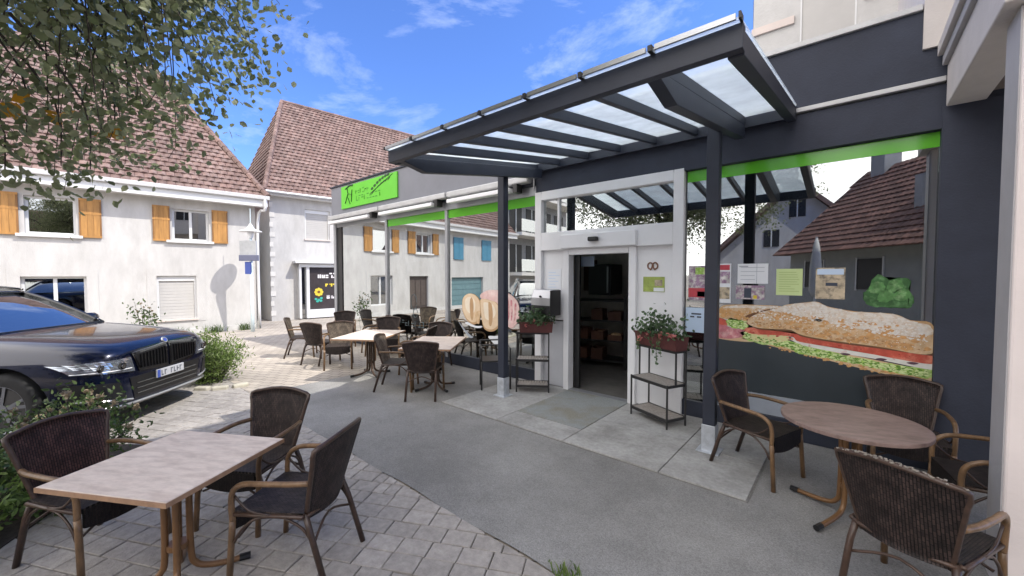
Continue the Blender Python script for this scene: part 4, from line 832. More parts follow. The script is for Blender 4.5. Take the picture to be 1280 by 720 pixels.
box('edge_beam', m_neigh, nb, .56, .78, 3.2, YF - .035, 3.08, 3.42, bev=.01)
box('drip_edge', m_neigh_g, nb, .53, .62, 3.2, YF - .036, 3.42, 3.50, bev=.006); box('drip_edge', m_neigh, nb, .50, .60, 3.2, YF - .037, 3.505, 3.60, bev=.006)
box('soffit', m_soffit, nb, .781, 3, 3.2, YF - .036, 3.14, 3.25)
box('overhang_wall', m_neigh, nb, .60, 6, 3.3, YF - .031, 3.605, 8.6)
box('unseen_shade_storeys', m_neigh, nb, .78, 6, .9, 3.295, 4.3, 8.6)  # unseen storeys, placed and sized to cast the foreground shade
for y in (1.0,): box('column', m_neighp, nb, 1.9, 2.3, y, y + .4, 0, 4.3)
for y in (1.1, 2.2): 
    w_ = box('window', m_dark, nb, .76, .785, y, y + .8, 5.2, 6.6); box('frame', m_trim, w_, .75, .78, y + .38, y + .42, 5.2, 6.6)
MB().prism([(.35, 8.6), (6, 8.6), (6, 11.4)], lambda p, d: (p[0], d, p[1]), .6, 12).o('roof', m_tile, nb)

# ------------------------------------------------------------------ chairs and tables
CG = 'woven armchairs of the bakery terrace'
def chair_proto():
    t = thing('rattan_armchair', 'x', 'chair', group=CG)
    def bk_(u, v, off):
        y = (u - .5) * 2; hw = .165 + .075 * v; z = .36 + .41 * v + .035 * (1 - y * y) * v; x = -.19 - .09 * v - .045 * (1 - y * y) - .012 * v + off
        return (x, y * hw, z)
    MB().slabgrid(lambda u, v: bk_(u, v, .011), lambda u, v: bk_(u, v, -.011), 12, 10).o('backrest', m_weaveB, t, smooth=True)
    MB().slabgrid(lambda u, v: (-.20 + .41 * v, (u - .5) * (.40 + .04 * v), .412 - .012 * math.sin(math.pi * u) * math.sin(math.pi * v)), lambda u, v: (-.20 + .41 * v, (u - .5) * (.40 + .04 * v), .385), 8, 8).o('seat', m_weaveS, t)
    ap = MB(); ap.slabgrid(lambda u, v: (.213, (u - .5) * .40, .30 + .1 * v + .03 * (1 - (2 * u - 1) ** 2) * (1 - v) * -1), lambda u, v: (.198, (u - .5) * .40, .30 + .1 * v + .03 * (1 - (2 * u - 1) ** 2) * (1 - v) * -1), 8, 3)
    ap.o('seat_apron', m_weaveF, t)
    fr_ = MB().tube([(-.20, -.195, .40), (-.20, -.21, .395), (.2, -.222, .395)], .011, 8).tube([(-.20, .195, .40), (-.20, .21, .395), (.2, .222, .395)], .011, 8).tube([(-.21, -.19, .39), (-.235, 0, .385), (-.21, .19, .39)], .011, 8, 4); fr_.o('seat_frame', m_bamboo_d, t, smooth=True)
    rim = [bk_(0, v / 6, 0) for v in range(7)] + [bk_(u / 8, 1, 0) for u in range(1, 8)] + [bk_(1, v / 6, 0) for v in range(6, -1, -1)]
    MB().tube(rim, .0135, 8, 2).o('back_rim', m_bamboo_d, t, smooth=True)
    for s_ in (-1, 1):
        MB().tube([(.225, s_ * .228, 0), (.205, s_ * .222, .30), (.20, s_ * .222, .36)], .0165, 10).o('leg', m_bamboo, t, smooth=True)
        MB().tube([(-.325, s_ * .20, 0), (-.235, s_ * .195, .30), (-.20, s_ * .185, .40)], .0165, 10).o('leg', m_bamboo_d, t, smooth=True)
        MB().tube([(.20, s_ * .222, .355), (.203, s_ * .225, .46), (.185, s_ * .23, .53), (.12, s_ * .236, .572), (.0, s_ * .24, .582), (-.14, s_ * .232, .585), (-.235, s_ * .205, .58)], .0155, 10, 4).o('armrest', m_bamboo, t, smooth=True)
        MB().tube([(.19, s_ * .225, .24), (.15, s_ * .222, .31), (.07, s_ * .22, .375), (-.02, s_ * .216, .392)], .0075, 6, 3).tube([(-.24, s_ * .195, .26), (-.19, s_ * .2, .33), (-.10, s_ * .21, .385)], .0075, 6, 3).o('brace', m_bamboo_d, t, smooth=True)
        MB().tube([(.19, s_ * .222, .50), (.10, s_ * .222, .42), (-.02, s_ * .218, .40)], .007, 6, 3).o('arm_brace', m_bamboo_d, t, smooth=True)
    MB().tube([(.19, -.20, .25), (.17, 0, .32), (.19, .20, .25)], .0075, 6, 4).o('brace', m_bamboo_d, t, smooth=True)
    MB().tube([(-.25, -.19, .24), (-.22, 0, .31), (-.25, .19, .24)], .0075, 6, 4).o('brace', m_bamboo_d, t, smooth=True)
    return t
chairs = [
    (-3.46, .16, 29, 'reddish brown woven armchair between the shrubs and the pale square table'),
    (-3.20, .90, -57, 'dark woven armchair on the far side of the pale square table'),
    (-2.49, .91, 214, 'dark woven armchair with honey coloured arms nearest the asphalt at the square table'),
    (-.56, 3.93, -20, 'dark woven armchair standing next to the right canopy post'),
    (.37, 4.50, -86, 'dark woven armchair with its back to the blue wall behind the round table'),
    (.30, 2.87, 66, 'dark woven armchair with a frayed whitish back edge in front of the round table'),
    (.70, 3.86, 190, 'dark woven armchair half hidden by the column at the right edge'),
    (-8.66, 3.41, 60, 'sunlit tan woven armchair seen edge-on, leftmost of the distant chairs'),
    (-7.76, 3.40, 115, 'dark woven armchair showing its back left of the sunlit table'),
    (-7.10, 3.42, -32, 'pinkish sunlit woven armchair at the end of the sunlit table'),
    (-9.15, 4.55, -27, 'dark woven armchair before the left corner post of the bakery'),
    (-7.75, 4.50, -110, 'black woven armchair seen edge-on by the first window mullion'),
    (-7.15, 4.45, -35, 'grey dark woven armchair on the window side of the sunlit table'),
    (-5.72, 4.12, 213, 'black woven armchair leaning right between the two distant tables'),
    (-5.10, 3.37, 42, 'woven armchair with a sunlit tan back at the left end of the shaded table'),
    (-4.55, 3.42, 131, 'dark woven armchair with its back to the viewer before the shaded table'),
    (-5.70, 4.48, -65, 'brown woven armchair under the window behind the shaded table'),
]
cp0 = chair_proto(); dark_back = next(ch.data for ch in cp0.children if ch.name.startswith('backrest'))
for i, (x, y, a, lb) in enumerate(chairs):
    c = cp0 if i == 0 else copy_tree(cp0)
    for ch in c.children:
        if ch.name.startswith('backrest'): ch.data = dark_back
    c.location = (x, y, gz(x) + (.016 if (-4.09 < x < -.56 and y > 3.6) else 0)); c.rotation_euler = (0, 0, R(a)); c['label'] = lb
    if i == 0:
        for ch in c.children:
            if ch.name.startswith('backrest'): ch.data = ch.data.copy(); ch.data.materials[0] = m_weaveR
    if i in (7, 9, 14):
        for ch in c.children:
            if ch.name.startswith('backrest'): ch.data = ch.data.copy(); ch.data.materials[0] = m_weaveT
    if i == 5:
        mb = MB(); r_ = random.Random(5)
        for k in range(46):
            u = .02 + .96 * k / 45; y_ = (u - .5) * 2; p = Vector((-.19 - .09 - .045 * (1 - y_ * y_) - .012, y_ * .24, .77 + .035 * (1 - y_ * y_)))
            mb.c(p.x + r_.uniform(-.012, .012), p.y, p.z + .012 + r_.uniform(-.003, .002), r_.uniform(.008, .016), r_.uniform(.006, .014), .005, r_.uniform(0, 3))
        mb.o('frayed_edge', m_wicker_w, c)
TBG = 'terrace tables'
def table_base(t, s_=1.0, mat=None, caps=True, spread=.31):
    mat = mat or m_bronze
    for i, a in enumerate((45, 135, 225, 315)):
        a = R(a); d = Vector((math.cos(a), math.sin(a), 0)); n = Vector((-d.y, d.x, 0)) * .03
        p = lambda r_, z: d * r_ + n * 0 + Vector((0, 0, z))
        lg = MB().tube([p(.20, .655), p(.075, .64), p(.055, .58), p(.055, .18), p(.075, .085), p(.14, .045), p(spread - .08, .028), p(spread, .024)], .0165, 10, 4).o('leg', mat, t, smooth=True)
        MB().tube([p(spread - .035, .026), p(spread + .02, .022)], .020, 10).o('foot_cap', m_black, lg)
    MB().tube([(0, 0, .2), (0, 0, .23)], .05, 12).o('collar', mat, t); MB().tube([(0, 0, .55), (0, 0, .58)], .05, 12).o('collar', mat, t)
    MB().b(-.24, .24, -.03, .03, .648, .664).b(-.03, .03, -.24, -.031, .648, .664).b(-.03, .03, .031, .24, .648, .664).o('top_plate', mat, t)
def rect_table(x, y, a, w, d, lb, top=m_top, base=None):
    t = thing('terrace_table', lb, 'table', (x, y, gz(x)), R(a), TBG)
    MB().b(-w / 2, w / 2, -d / 2, d / 2, .665, .69).o('table_top', top, t, bev=.004)
    e = MB(); q = .004; e.b(-w / 2 - q, w / 2 + q, -d / 2 - q, -d / 2 - .0005, .664, .687); e.b(-w / 2 - q, w / 2 + q, d / 2 + .0005, d / 2 + q, .664, .687); e.b(-w / 2 - q, -w / 2 - .0005, -d / 2, d / 2, .664, .687); e.b(w / 2 + .0005, w / 2 + q, -d / 2, d / 2, .664, .687)
    e.o('edge_band', m_edge, t); table_base(t, mat=base); return t
rect_table(-2.78, .42, 30.6, .745, .70, 'pale square laminate table on bronze tube legs in the foreground')
rect_table(-6.15, 3.50, 33, .78, 1.08, 'bright sunlit terrace table, the farther of the two at the windows', base=m_bronze_d)
rect_table(-4.70, 3.72, 36, .72, 1.1, 'shaded pale terrace table beside the bread roll print', base=m_bronze_d)
t = thing('round_table', 'round brown laminate table by the right shop window', 'table', (.02, 3.60, 0), R(20), TBG)
MB().prism([(.405 * math.cos(k * .13090), .405 * math.sin(k * .13090)) for k in range(48)], fxy, .664, .69).o('table_top', m_top_r, t, bev=.004); table_base(t, mat=m_bronze, spread=.36)
# black metal chair by the left post
t = thing('metal_chair', 'slim black metal chair left of the left canopy post', 'chair', (-4.05, 4.33, .0), R(-42))
for x in (-.17, .19): 
    for y in (-.21, .21): MB().tube([(x, y, 0), (x, y, .43 if x > 0 else .70)], .013, 8).o('leg', m_blackmetal, t, smooth=True)
box('seat', m_blackmetal, t, -.18, .2, -.215, .215, .42, .445, bev=.006)
for z in (.69, .61): MB().tube([(-.17, -.21, z), (-.17, .21, z)], .012, 8).o('back_rail', m_blackmetal, t)
for y in (-.21, .21): MB().tube([(-.17, y, .62), (.15, y, .62), (.19, y, .60), (.19, y, .43)], .011, 8, 3).o('armrest', m_blackmetal, t, smooth=True)
for z in (.69, .6): MB().tube([(.19, -.21, z), (.19, .21, z)], .009, 6).o('front_rail', m_blackmetal, t) if z < .6 else None

# ------------------------------------------------------------------ plants
def leaf(mb, p, d, l, w, r_, fold=.3):
    d = Vector(d).normalized(); a = Vector((r_.uniform(-1, 1), r_.uniform(-1, 1), r_.uniform(-1, 1))); s_ = d.cross(a)
    if s_.length < .01: s_ = d.cross(Vector((1, 0, 0)))
    s_.normalize(); n = s_.cross(d); p = Vector(p)
    m1 = p + d * l * .5 - n * w * fold * .4; cu = n * l * .12
    mb.add([p, p + d * l * .28 + s_ * w * .46, p + d * l * .66 + s_ * w * .40 - cu * .5, p + d * l - cu * 1.5, p + d * l * .66 - s_ * w * .40 - cu * .5, p + d * l * .28 - s_ * w * .46, m1], [(0, 1, 6), (1, 2, 6), (2, 3, 6), (3, 4, 6), (4, 5, 6), (5, 0, 6)])
def rdir(r_): 
    while True:
        v = Vector((r_.uniform(-1, 1), r_.uniform(-1, 1), r_.uniform(-1, 1)))
        if .01 < v.length < 1: return v.normalized()
def shrub(name, label, cat, x, y, rx, ry, h, n, lmat, ls, seed, blooms=None, bm=None, stems=22, group=None, lw=.5, rz=0, up=.4):
    r_ = random.Random(seed); t = thing(name, label, cat, (x, y, gz(x)), R(rz), group); st = MB(); lf = MB(); bl = MB(); per = max(1, n // stems)
    for k in range(stems):
        a = r_.uniform(0, 6.28); q = math.sqrt(r_.random()); hh = h * (1 - .35 * q * q) * r_.uniform(.62, 1.08); tip = Vector((math.cos(a) * q * rx, math.sin(a) * q * ry, hh)); b0 = Vector((tip.x * .35, tip.y * .35, 0)); mid = b0.lerp(tip, .5) + Vector((0, 0, .08 * h))
        st.tube([b0, mid, tip], [.007, .005, .003], 4)
        for j in range(per):
            f = r_.random() ** .7; p = b0.lerp(mid, f * 2) if f < .5 else mid.lerp(tip, f * 2 - 1); s_ = .045 + .06 * h
            p = p + Vector((r_.gauss(0, s_), r_.gauss(0, s_), r_.gauss(0, s_ * .7)))
            if p.z < .01: p.z = .01 + r_.random() * .03
            d = rdir(r_) + Vector((0, 0, up)); leaf(lf, p, d, ls * r_.uniform(.6, 1.25), ls * lw * r_.uniform(.7, 1.2), r_)
        if blooms and r_.random() < blooms:
            for j in range(16): leaf(bl, tip + rdir(r_) * .02 * r_.uniform(.3, 1), rdir(r_) + Vector((0, 0, .3)), .035, .028, r_)
    st.o('stems', m_bark, t); lf.o('foliage', lmat, t)
    if bl.v: bl.o('blooms', bm, t, kind='stuff')
    return t
bed = MB().prism([(-6.2, -.05), (-5.2, .62), (-4.55, .12), (-3.95, -.25), (-3.2, -1.1), (-3.6, -2.6), (-5.4, -2.3)], fxy, -.05, .012).o('planting_bed_soil', M('soil', (.05, .04, .03), .95, .4, 20, .6, 60)); bed['kind'] = 'structure'
shrub('rose_shrub', 'leafy shrub with dried tan blooms behind the reddish brown chair', 'shrub', -5.05, .12, .46, .40, .72, 2600, m_shrub, .045, 11, .6, m_dry, 34)
shrub('rose_shrub', 'bushy green shrub with faded blooms before the car wheel', 'shrub', -4.75, -.42, .54, .46, .68, 2800, m_shrub, .045, 12, .5, m_dry, 34)
shrub('leafy_shrub', 'bright green leafy plant at the left edge beside the brown chair', 'shrub', -4.1, -.52, .46, .40, .46, 2200, m_shrubl, .05, 13, .1, m_dry, 30)
shrub('leafy_shrub', 'low dark green plant under the brown chair at the pavement edge', 'shrub', -4.4, -.02, .36, .3, .42, 1700, m_shrub, .045, 14, 0, None, 24)
shrub('grassy_bush', 'light green grassy bush growing in front of the car nose', 'bush', -7.72, 1.62, .5, .46, .76, 5600, m_shrubl, .06, 15, 0, None, 60, lw=.28, up=.7)
for i, (x, y) in enumerate(((-7.22, 1.42), (-7.06, 1.60), (-7.0, 1.84))):
    k_ = MB().c(0, 0, .015, .20, .10, .07).o('kerb_stone', M('kerb_stone', (.5, .47, .38), .9, .15, 14) if i == 0 else bpy.data.materials['kerb_stone'], bev=.02); k_.location = (x, y, 0); k_.rotation_euler = (0, 0, R(40 + i * 25)); tag(k_, ['pale kerb stone nearest the car below the grassy bush', 'middle pale kerb stone below the grassy bush', 'rightmost pale kerb stone below the grassy bush'][i], 'kerb stone', 'kerb stones round the bush')
shrub('hollyhock', 'thin tall flowering plant before the closed roller shutter of the white house', 'plant', -14.9, 1.7, .22, .3, 1.25, 260, m_shrub, .09, 16, .9, m_dry, 9)
for i, (s_, lb) in enumerate(((-.35, 'weeds at the wall foot behind the street lamp'), (-1.2, 'weeds at the wall foot below the roller shutter'), (-2.2, 'weeds at the wall foot beside the hollyhock'))):
    q = P1 + Vector((math.cos(A1), math.sin(A1), 0)) * s_ + Vector((math.sin(A1), -math.cos(A1), 0)) * .18
    tuft('weed_patch', q.x, q.y, -.2, 90, .32, .3, m_shrub, lb, 'weeds')
# plant stands with troughs
def plant_stand(x, y, rz, w, d, z0, lb):
    t = thing('plant_stand', lb, 'plant stand', (x, y, z0), R(rz), 'plant stands beside the door')
    for sx in (-1, 1):
        MB().tube([(sx * w / 2, -d / 2, 0), (sx * w / 2, -d / 2, .48)], .011, 6).o('leg', m_blackmetal, t); MB().tube([(sx * w / 2, d / 2, 0), (sx * w / 2, d / 2, .85)], .011, 6).o('leg', m_blackmetal, t)
        MB().tube([(sx * w / 2, -d * .05, .47), (sx * w / 2, -d * .05, .85)], .011, 6).o('leg', m_blackmetal, t)
    for z, y0, y1 in ((.085, -d / 2, d / 2), (.455, -d / 2, d / 2), (.83, -d * .12, d / 2)):
        sh_ = MB(); sh_.b(-w / 2, w / 2, y0 - .008, y0 + .008, z - .012, z + .02); sh_.b(-w / 2, w / 2, y1 - .008, y1 + .008, z - .012, z + .02); sh_.b(-w / 2 - .006, -w / 2 + .006, y0, y1, z - .012, z + .016); sh_.b(w / 2 - .006, w / 2 + .006, y0, y1, z - .012, z + .016); s2 = sh_.o('shelf', m_blackmetal, t)
        n = 11
        for k in range(n): xx = -w / 2 + .012 + (w - .024) * k / n; MB().b(xx, xx + (w - .024) / n - .006, y0 + .012, y1 - .012, z + .004, z + .017).o('slat', m_slatw, s2)
    return t
plant_stand(-3.50, 4.55, 35, .46, .26, .016, 'black tiered plant stand with slatted shelves left of the door')
plant_stand(-1.68, 4.55, -24, .55, .28, .016, 'black tiered plant stand with slatted shelves right of the door')
def trough(x, y, rz, w, z, lb1, lb2, seed, trail=False, pinks=True, hgt=.2):
    t = thing('flower_trough', lb1, 'plant trough', (x, y, z), R(rz), 'flower troughs')
    o_ = MB(); o_.slabgrid(lambda u, v: ((u - .5) * w, -.085 - .02 * v, .15 * v), lambda u, v: ((u - .5) * w, -.075 - .02 * v, .15 * v), 6, 2); o_.slabgrid(lambda u, v: ((u - .5) * w, .085 + .02 * v, .15 * v), lambda u, v: ((u - .5) * w, .075 + .02 * v, .15 * v), 6, 2)
    for s_ in (-1, 1): o_.slabgrid(lambda u, v: (s_ * (w / 2 + .012 * v), (u - .5) * (.16 + .04 * v), .15 * v), lambda u, v: (s_ * (w / 2 - .01 + .012 * v), (u - .5) * (.16 + .04 * v), .15 * v), 3, 2)
    o_.b(-w / 2, w / 2, -.075, .075, 0, .012); o_.o('trough', m_box, t); box('rim', m_box, t, -w / 2 - .018, w / 2 + .018, -.112, -.098, .138, .156); box('soil', bpy.data.materials['soil'], t, -w / 2 + .01, w / 2 - .01, -.08, .08, .10, .125)
    p = thing('balcony_flowers', lb2, 'plant', (x, y, z + .125), R(rz), 'plants in the troughs'); r_ = random.Random(seed); lf = MB(); bl = MB(); st = MB()
    for k in range(520):
        q = Vector((r_.gauss(0, w * .27), r_.gauss(0, .075) - .02, abs(r_.gauss(.05, hgt * .5)))); q.x = max(-w * .56, min(w * .56, q.x)); leaf(lf, q, rdir(r_) + Vector((0, -.2, .3)), r_.uniform(.03, .055), r_.uniform(.028, .05), r_)
    for k in range(7 if pinks else 2):
        c0 = Vector((r_.uniform(-w * .55, w * .5), r_.uniform(-.16, -.08), r_.uniform(-.06, .06)))
        for j in range(18): leaf(bl, c0 + rdir(r_) * .018, rdir(r_), .028, .024, r_)
    if trail:
        for k in range(5):
            a = Vector((r_.uniform(-w * .5, w * .35), -.12, .03)); ln = r_.uniform(.12, .42)
            pts = [a, a + Vector((0, -.03, -.08)), a + Vector((r_.uniform(-.04, .04), -.03, -ln))]; st.tube(pts, .003, 4)
            for j in range(int(ln * 60)): f = r_.random(); leaf(lf, pts[1].lerp(pts[2], f), rdir(r_), .03, .025, r_)
    for k in range(12): a = Vector((r_.uniform(-w * .4, w * .4), 0, -.02)); st.tube([a, a + Vector((r_.gauss(0, .04), r_.gauss(0, .04), hgt))], .003, 4)
    lf.o('foliage', m_gran, p); bl.o('blooms', m_pink, p, kind='stuff'); st.o('stems', m_shrub, p)
trough(-3.46, 4.57, 38, .46, .867, 'dark red trough on the stand left of the door', 'low green plant filling the trough left of the door', 21, False, False, .16)
trough(-1.66, 4.57, -24, .60, .867, 'dark red trough on the stand right of the door', 'trailing pink flowered geranium in the trough right of the door', 22, True, True, .19)

# tree at the left
def tree():
    r_ = random.Random(31); t = thing('street_tree', 'broadleaved tree whose crown hangs into the upper left above the car', 'tree', (-3.9, -2.3, 0))
    C0 = Vector((-.3, 1.6, 4.24)); C1 = Vector((1.3, -.2, 4.2)); tr = MB(); tr.tube([(0, 0, -.05), (.05, .1, .9), (-.05, .3, 1.9), (-.1, .7, 2.9)], [.15, .12, .11, .10], 10, 3); tr.o('trunk', m_bark, t, smooth=True)
    br = MB(); lf = MB(); ly = MB(); fork = Vector((-.1, .7, 2.9)); limbs = []
    for k in range(9):
        a = k / 9 * 6.28 + r_.uniform(-.3, .3); tip = (C1 if k % 3 == 0 else C0) + Vector((math.cos(a) * 1.5, math.sin(a) * 1.5, r_.uniform(-.2, 1.1))); mid = fork.lerp(tip, .5) + Vector((0, 0, .45)); br.tube([fork, mid, tip], [.07, .045, .015], 6, 3); limbs.append((mid, tip))
    def put(p, n, s_, sag):
        for j in range(n):
            q = p + Vector((r_.gauss(0, s_), r_.gauss(0, s_), r_.gauss(-sag, s_ * 1.05)))
            leaf(lf, q, rdir(r_) + Vector((0, 0, -.5)), r_.uniform(.042, .074), r_.uniform(.030, .052), r_, .25)
    for k in range(1000):
        d = rdir(r_); 
        if d.z < -.55 and r_.random() < .3: d.z *= -1
        rad = 2.1 * r_.random() ** .4; p = (C0 if k < 800 else C1) + Vector((d.x * rad, d.y * rad, d.z * rad * (.98 if k < 800 else .7)))
        mid, tip = min(limbs, key=lambda m: (m[1] - p).length); b0 = mid.lerp(tip, r_.uniform(.3, .95)); m2 = b0.lerp(p, .6) + Vector((0, 0, .14)); br.tube([b0, m2, p, p + Vector((r_.gauss(0, .06), r_.gauss(0, .06), -.10))], [.006, .004, .0025, .0015], 4, 2)
        put(p, 38, .13, .05); put(m2, 20, .13, .03); put(b0.lerp(m2, .5), 6, .16, 0)
    for p in ((-.45, 2.1, 2.55), (-.28, 2.35, 2.65), (-.1, 2.48, 2.62), (-.3, 2.62, 2.95), (-.55, 2.2, 2.9), (-.35, 2.7, 3.2)):      # hanging sprays
        p = Vector(p); br.tube([p + Vector((0, -.3, .7)), p + Vector((0, 0, .25)), p + Vector((.02, .02, -.2))], [.01, .006, .003], 4, 3)
        for j in range(6): put(p + Vector((0, 0, .28 - j * .1)), 9, .075, 0)
    for p in ((-.42, 2.17, 2.86), (-.40, 2.38, 2.82), (-.30, 2.62, 2.72)):
        for j in range(3): leaf(ly, Vector(p) + rdir(r_) * .015, rdir(r_), .12, .10, r_, .1)
    br.o('limbs', m_bark, t); lf.o('crown', m_leaf, t); ly.o('yellow_leaves', m_leafy, t)
tree()

# ------------------------------------------------------------------ street lamp with signs
lm = thing('street_lamp', 'pale street lamp post with disc hood and small signs before the white house', 'street lamp', (-14.85, 4.28, gz(-14.85)))
MB().tube([(0, 0, 0), (0, 0, .6), (0, 0, 3.2)], [.06, .05, .04], 10).o('pole', m_pole, lm, smooth=True)
MB().tube([(0, 0, 3.25), (0, 0, 3.28), (0, 0, 3.34), (0, 0, 3.46), (0, 0, 3.52)], [.32, .31, .12, .06, .02], 20).o('hood', m_trim, lm, smooth=False)
MB().tube([(0, 0, 3.05), (0, 0, 3.24)], [.07, .1], 12).o('lamp_glass', m_paper, lm); MB().tube([(0, 0, 3.5), (0, 0, 4.0)], .012, 6).o('finial', m_pole, lm)
dv = Vector((.76, .65, 0))
MB().c(-.02, -.07, 2.72, .56, .05, .48, R(38)).o('grey_sign', m_sgrey, lm, bev=.01); MB().c(.06, -.08, 2.40, .64, .06, .19, R(38)).o('name_sign', m_sdark, lm, bev=.01); MB().c(-.03, -.08, 2.08, .2, .04, .40, R(38)).o('blue_sign', m_sblue, lm, bev=.01)

# ------------------------------------------------------------------ car
car = thing('parked_car', 'dark blue sport utility car parked at the left, nose towards the terrace', 'car', (-6.38, .94, 0), R(45)); car.scale = (.955, .955, .955)
ST = [(-.02, .56, .30, .86), (-.05, .74, .24, .93), (-.16, .86, .20, .985), (-.45, .945, .19, 1.035), (-.95, .985, .2, 1.085), (-1.5, .99, .21, 1.125), (-2.6, .985, .21, 1.12), (-3.9, .985, .21, 1.12), (-4.5, .95, .22, 1.10), (-4.78, .86, .3, 1.05), (-4.85, .7, .36, 1.0)]
def prof(w, zb, zt): 
    hgt = zt - zb
    P = [(0, zt), (.40 * w, zt - .003), (.70 * w, zt - .018), (.86 * w, zt - .055), (.955 * w, zt - .15), (1.0 * w, zt - .30), (1.0 * w, zb + hgt * .42), (.985 * w, zb + hgt * .22), (.95 * w, zb + .06), (.80 * w, zb), (0, zb)]
    return P
bm = bmesh.new(); rows = []
for (x, w, zb, zt) in ST:
    P = prof(w, zb, zt); full = [(-y, z) for y, z in P[::-1]][:-1] + P; full = full[:-1]
    rows.append([bm.verts.new((x - (.0 if i_ else 0), y, z)) for i_, (y, z) in enumerate(full)])
n_ = len(rows[0])
for a, b in zip(rows, rows[1:]):
    for i in range(n_): bm.faces.new((a[i], a[(i + 1) % n_], b[(i + 1) % n_], b[i]))
bm.faces.new(rows[0]); bm.faces.new(rows[-1][::-1]); bmesh.ops.recalc_face_normals(bm, faces=bm.faces)
me = bpy.data.meshes.new('body'); bm.to_mesh(me); bm.free(); body = bpy.data.objects.new('body', me); col.objects.link(body)
sm = body.modifiers.new('s', 'SUBSURF'); sm.levels = 3; sm.render_levels = 3
wheels = [(-.95, .84), (-.95, -.84), (-3.85, .84), (-3.85, -.84)]
cut = MB()
for x, y in wheels: cut.cyl((x, y - .22 if y > 0 else y - .3, .37), (x, y + .3 if y > 0 else y + .22, .37), .44, 40)
co = cut.o('cut', m_black); bo = body.modifiers.new('b', 'BOOLEAN'); bo.operation = 'DIFFERENCE'; bo.object = co; bo.solver = 'EXACT'
dg = bpy.context.evaluated_depsgraph_get(); me2 = bpy.data.meshes.new_from_object(body.evaluated_get(dg)); me2.name = 'body'
bpy.data.objects.remove(body); bpy.data.objects.remove(co)
me2.materials.clear(); me2.materials.append(m_car); me2.polygons.foreach_set('use_smooth', [True] * len(me2.polygons)); body = bpy.data.objects.new('body', me2); col.objects.link(body); body.parent = car
es = body.modifiers.new('e', 'EDGE_SPLIT'); es.split_angle = R(40)
bvh = BVHTree.FromPolygons([v.co[:] for v in me2.vertices], [p.vertices[:] for p in me2.polygons])
def onbody(y, z, off=.004):
    h_ = bvh.ray_cast(Vector((2, y, z)), Vector((-1, 0, 0)))
    if h_[0] is None: return Vector((-.4, y, z))
    return h_[0] + h_[1] * (off if h_[1].x > 0 else -off)
def patch(name, quad, mat, parent, off=.004, nu=10, nv=6, thick=.006):
    a, b, c, d = [Vector(q + (0,)) for q in quad]
    def f(u, v, o_): q = a.lerp(b, u).lerp(d.lerp(c, u), v); return onbody(q.x, q.y, o_)
    return MB().slabgrid(lambda u, v: f(u, v, off + thick), lambda u, v: f(u, v, off - .01), nu, nv).o(name, mat, parent, smooth=False)
gq = lambda s_, e: [(s_ * (.035 - e), .635 - e), (s_ * (.42 + e), .66 - e), (s_ * (.50 + e), .84 + e), (s_ * (.04 - e), .885 + e)]
for s_ in (1, -1):
    fr_ = patch('grille_frame', gq(s_, .022), m_cblack, car, .002, thick=.014); patch('grille', gq(s_, 0), m_mesh, fr_, .012, thick=.008)
    sl2 = MB()
    for k in range(9):
        y = s_ * (.07 + k * .045); a = onbody(y, .655 + k * .003, .03); b = onbody(y, .865 - k * .004, .03); sl2.beam(a, b, .010, .018, (1, 0, 0))
    sl2.o('grille_slats', m_cblack, fr_)
    top = MB(); top.tube([onbody(s_ * (.05 + .45 * k / 8), .905 - .045 * k / 8, .008) for k in range(9)], .007, 6); top.o('chrome_strip', m_silver, fr_)
    hq = [(s_ * .50, .655), (s_ * .90, .70), (s_ * .925, .81), (s_ * .54, .825)]
    hd = patch('headlight', hq, m_lamp, car, .004, 14, 6, .012)
    for c0 in (.64, .79): 
        p = onbody(s_ * c0, .742, .016); MB().tube([p + Vector((-.01, 0, 0)), p + Vector((.012, 0, 0))], [.045, .04], 6).o('lamp_ring', m_cblack, hd); MB().tube([p, p + Vector((.016, 0, 0))], [.028, .024], 10).o('lamp_lens', m_chrome, hd)
    MB().tube([onbody(s_ * (.54 + .36 * k / 8), .70 + .006 * k / 8, .016) for k in range(9)], .006, 6).o('light_strip', m_whal, hd)
    patch('air_intake', [(s_ * .60, .34), (s_ * .90, .38), (s_ * .93, .60), (s_ * .66, .56)], m_mesh, car, .003, 8, 4)
    MB().tube([onbody(s_ * (.53 + .36 * k / 8), .335 + .07 * k / 8, .008) for k in range(9)], .012, 6).o('intake_trim', m_silver, car)
patch('lower_intake', [(-.50, .33), (.50, .33), (.56, .585), (-.56, .585)], m_mesh, car, .003, 14, 6)
for k in range(3): MB().tube([onbody(-.48 + .12 * j, .385 + .06 * k, .012) for j in range(9)], .007, 6).o('intake_bar', m_cblack, car)
MB().tube([onbody(y * .1, .285 + .012 * (abs(y) / 8) ** 2, .01) for y in range(-8, 9)], .014, 6).o('front_lip', m_silver, car)
p0 = onbody(0, .545, .0); m_plate = M('number_plate', (.50, .51, .53), .5, .05, 9)
npl = MB().c(p0.x + .024, 0, .545, .02, .44, .10).o('number_plate', m_plate, car, bev=.004); MB().c(p0.x + .036, -.195, .545, .003, .045, .095).o('blue_field', m_sblue, npl)
mb = MB(); r_ = random.Random(3)
for k in range(7):
    if k == 2: continue
    mb.c(p0.x + .036, -.15 + k * .05, .545, .003, .012, .065); mb.c(p0.x + .036, -.137 + k * .05, .545 + r_.choice((-.025, 0, .025)), .003, .03, .012)
mb.o('plate_characters', m_greyink if False else M('plate_ink', (.13, .14, .16), .6, 0), npl)
p = onbody(0, .93, .006); MB().tube([p, p + Vector((.012, 0, .006))], [.042, .038], 16).o('round_badge', m_silver, car); MB().tube([p + Vector((.010, 0, .005)), p + Vector((.014, 0, .007))], [.026, .026], 12).o('badge_centre', m_sblue, car)
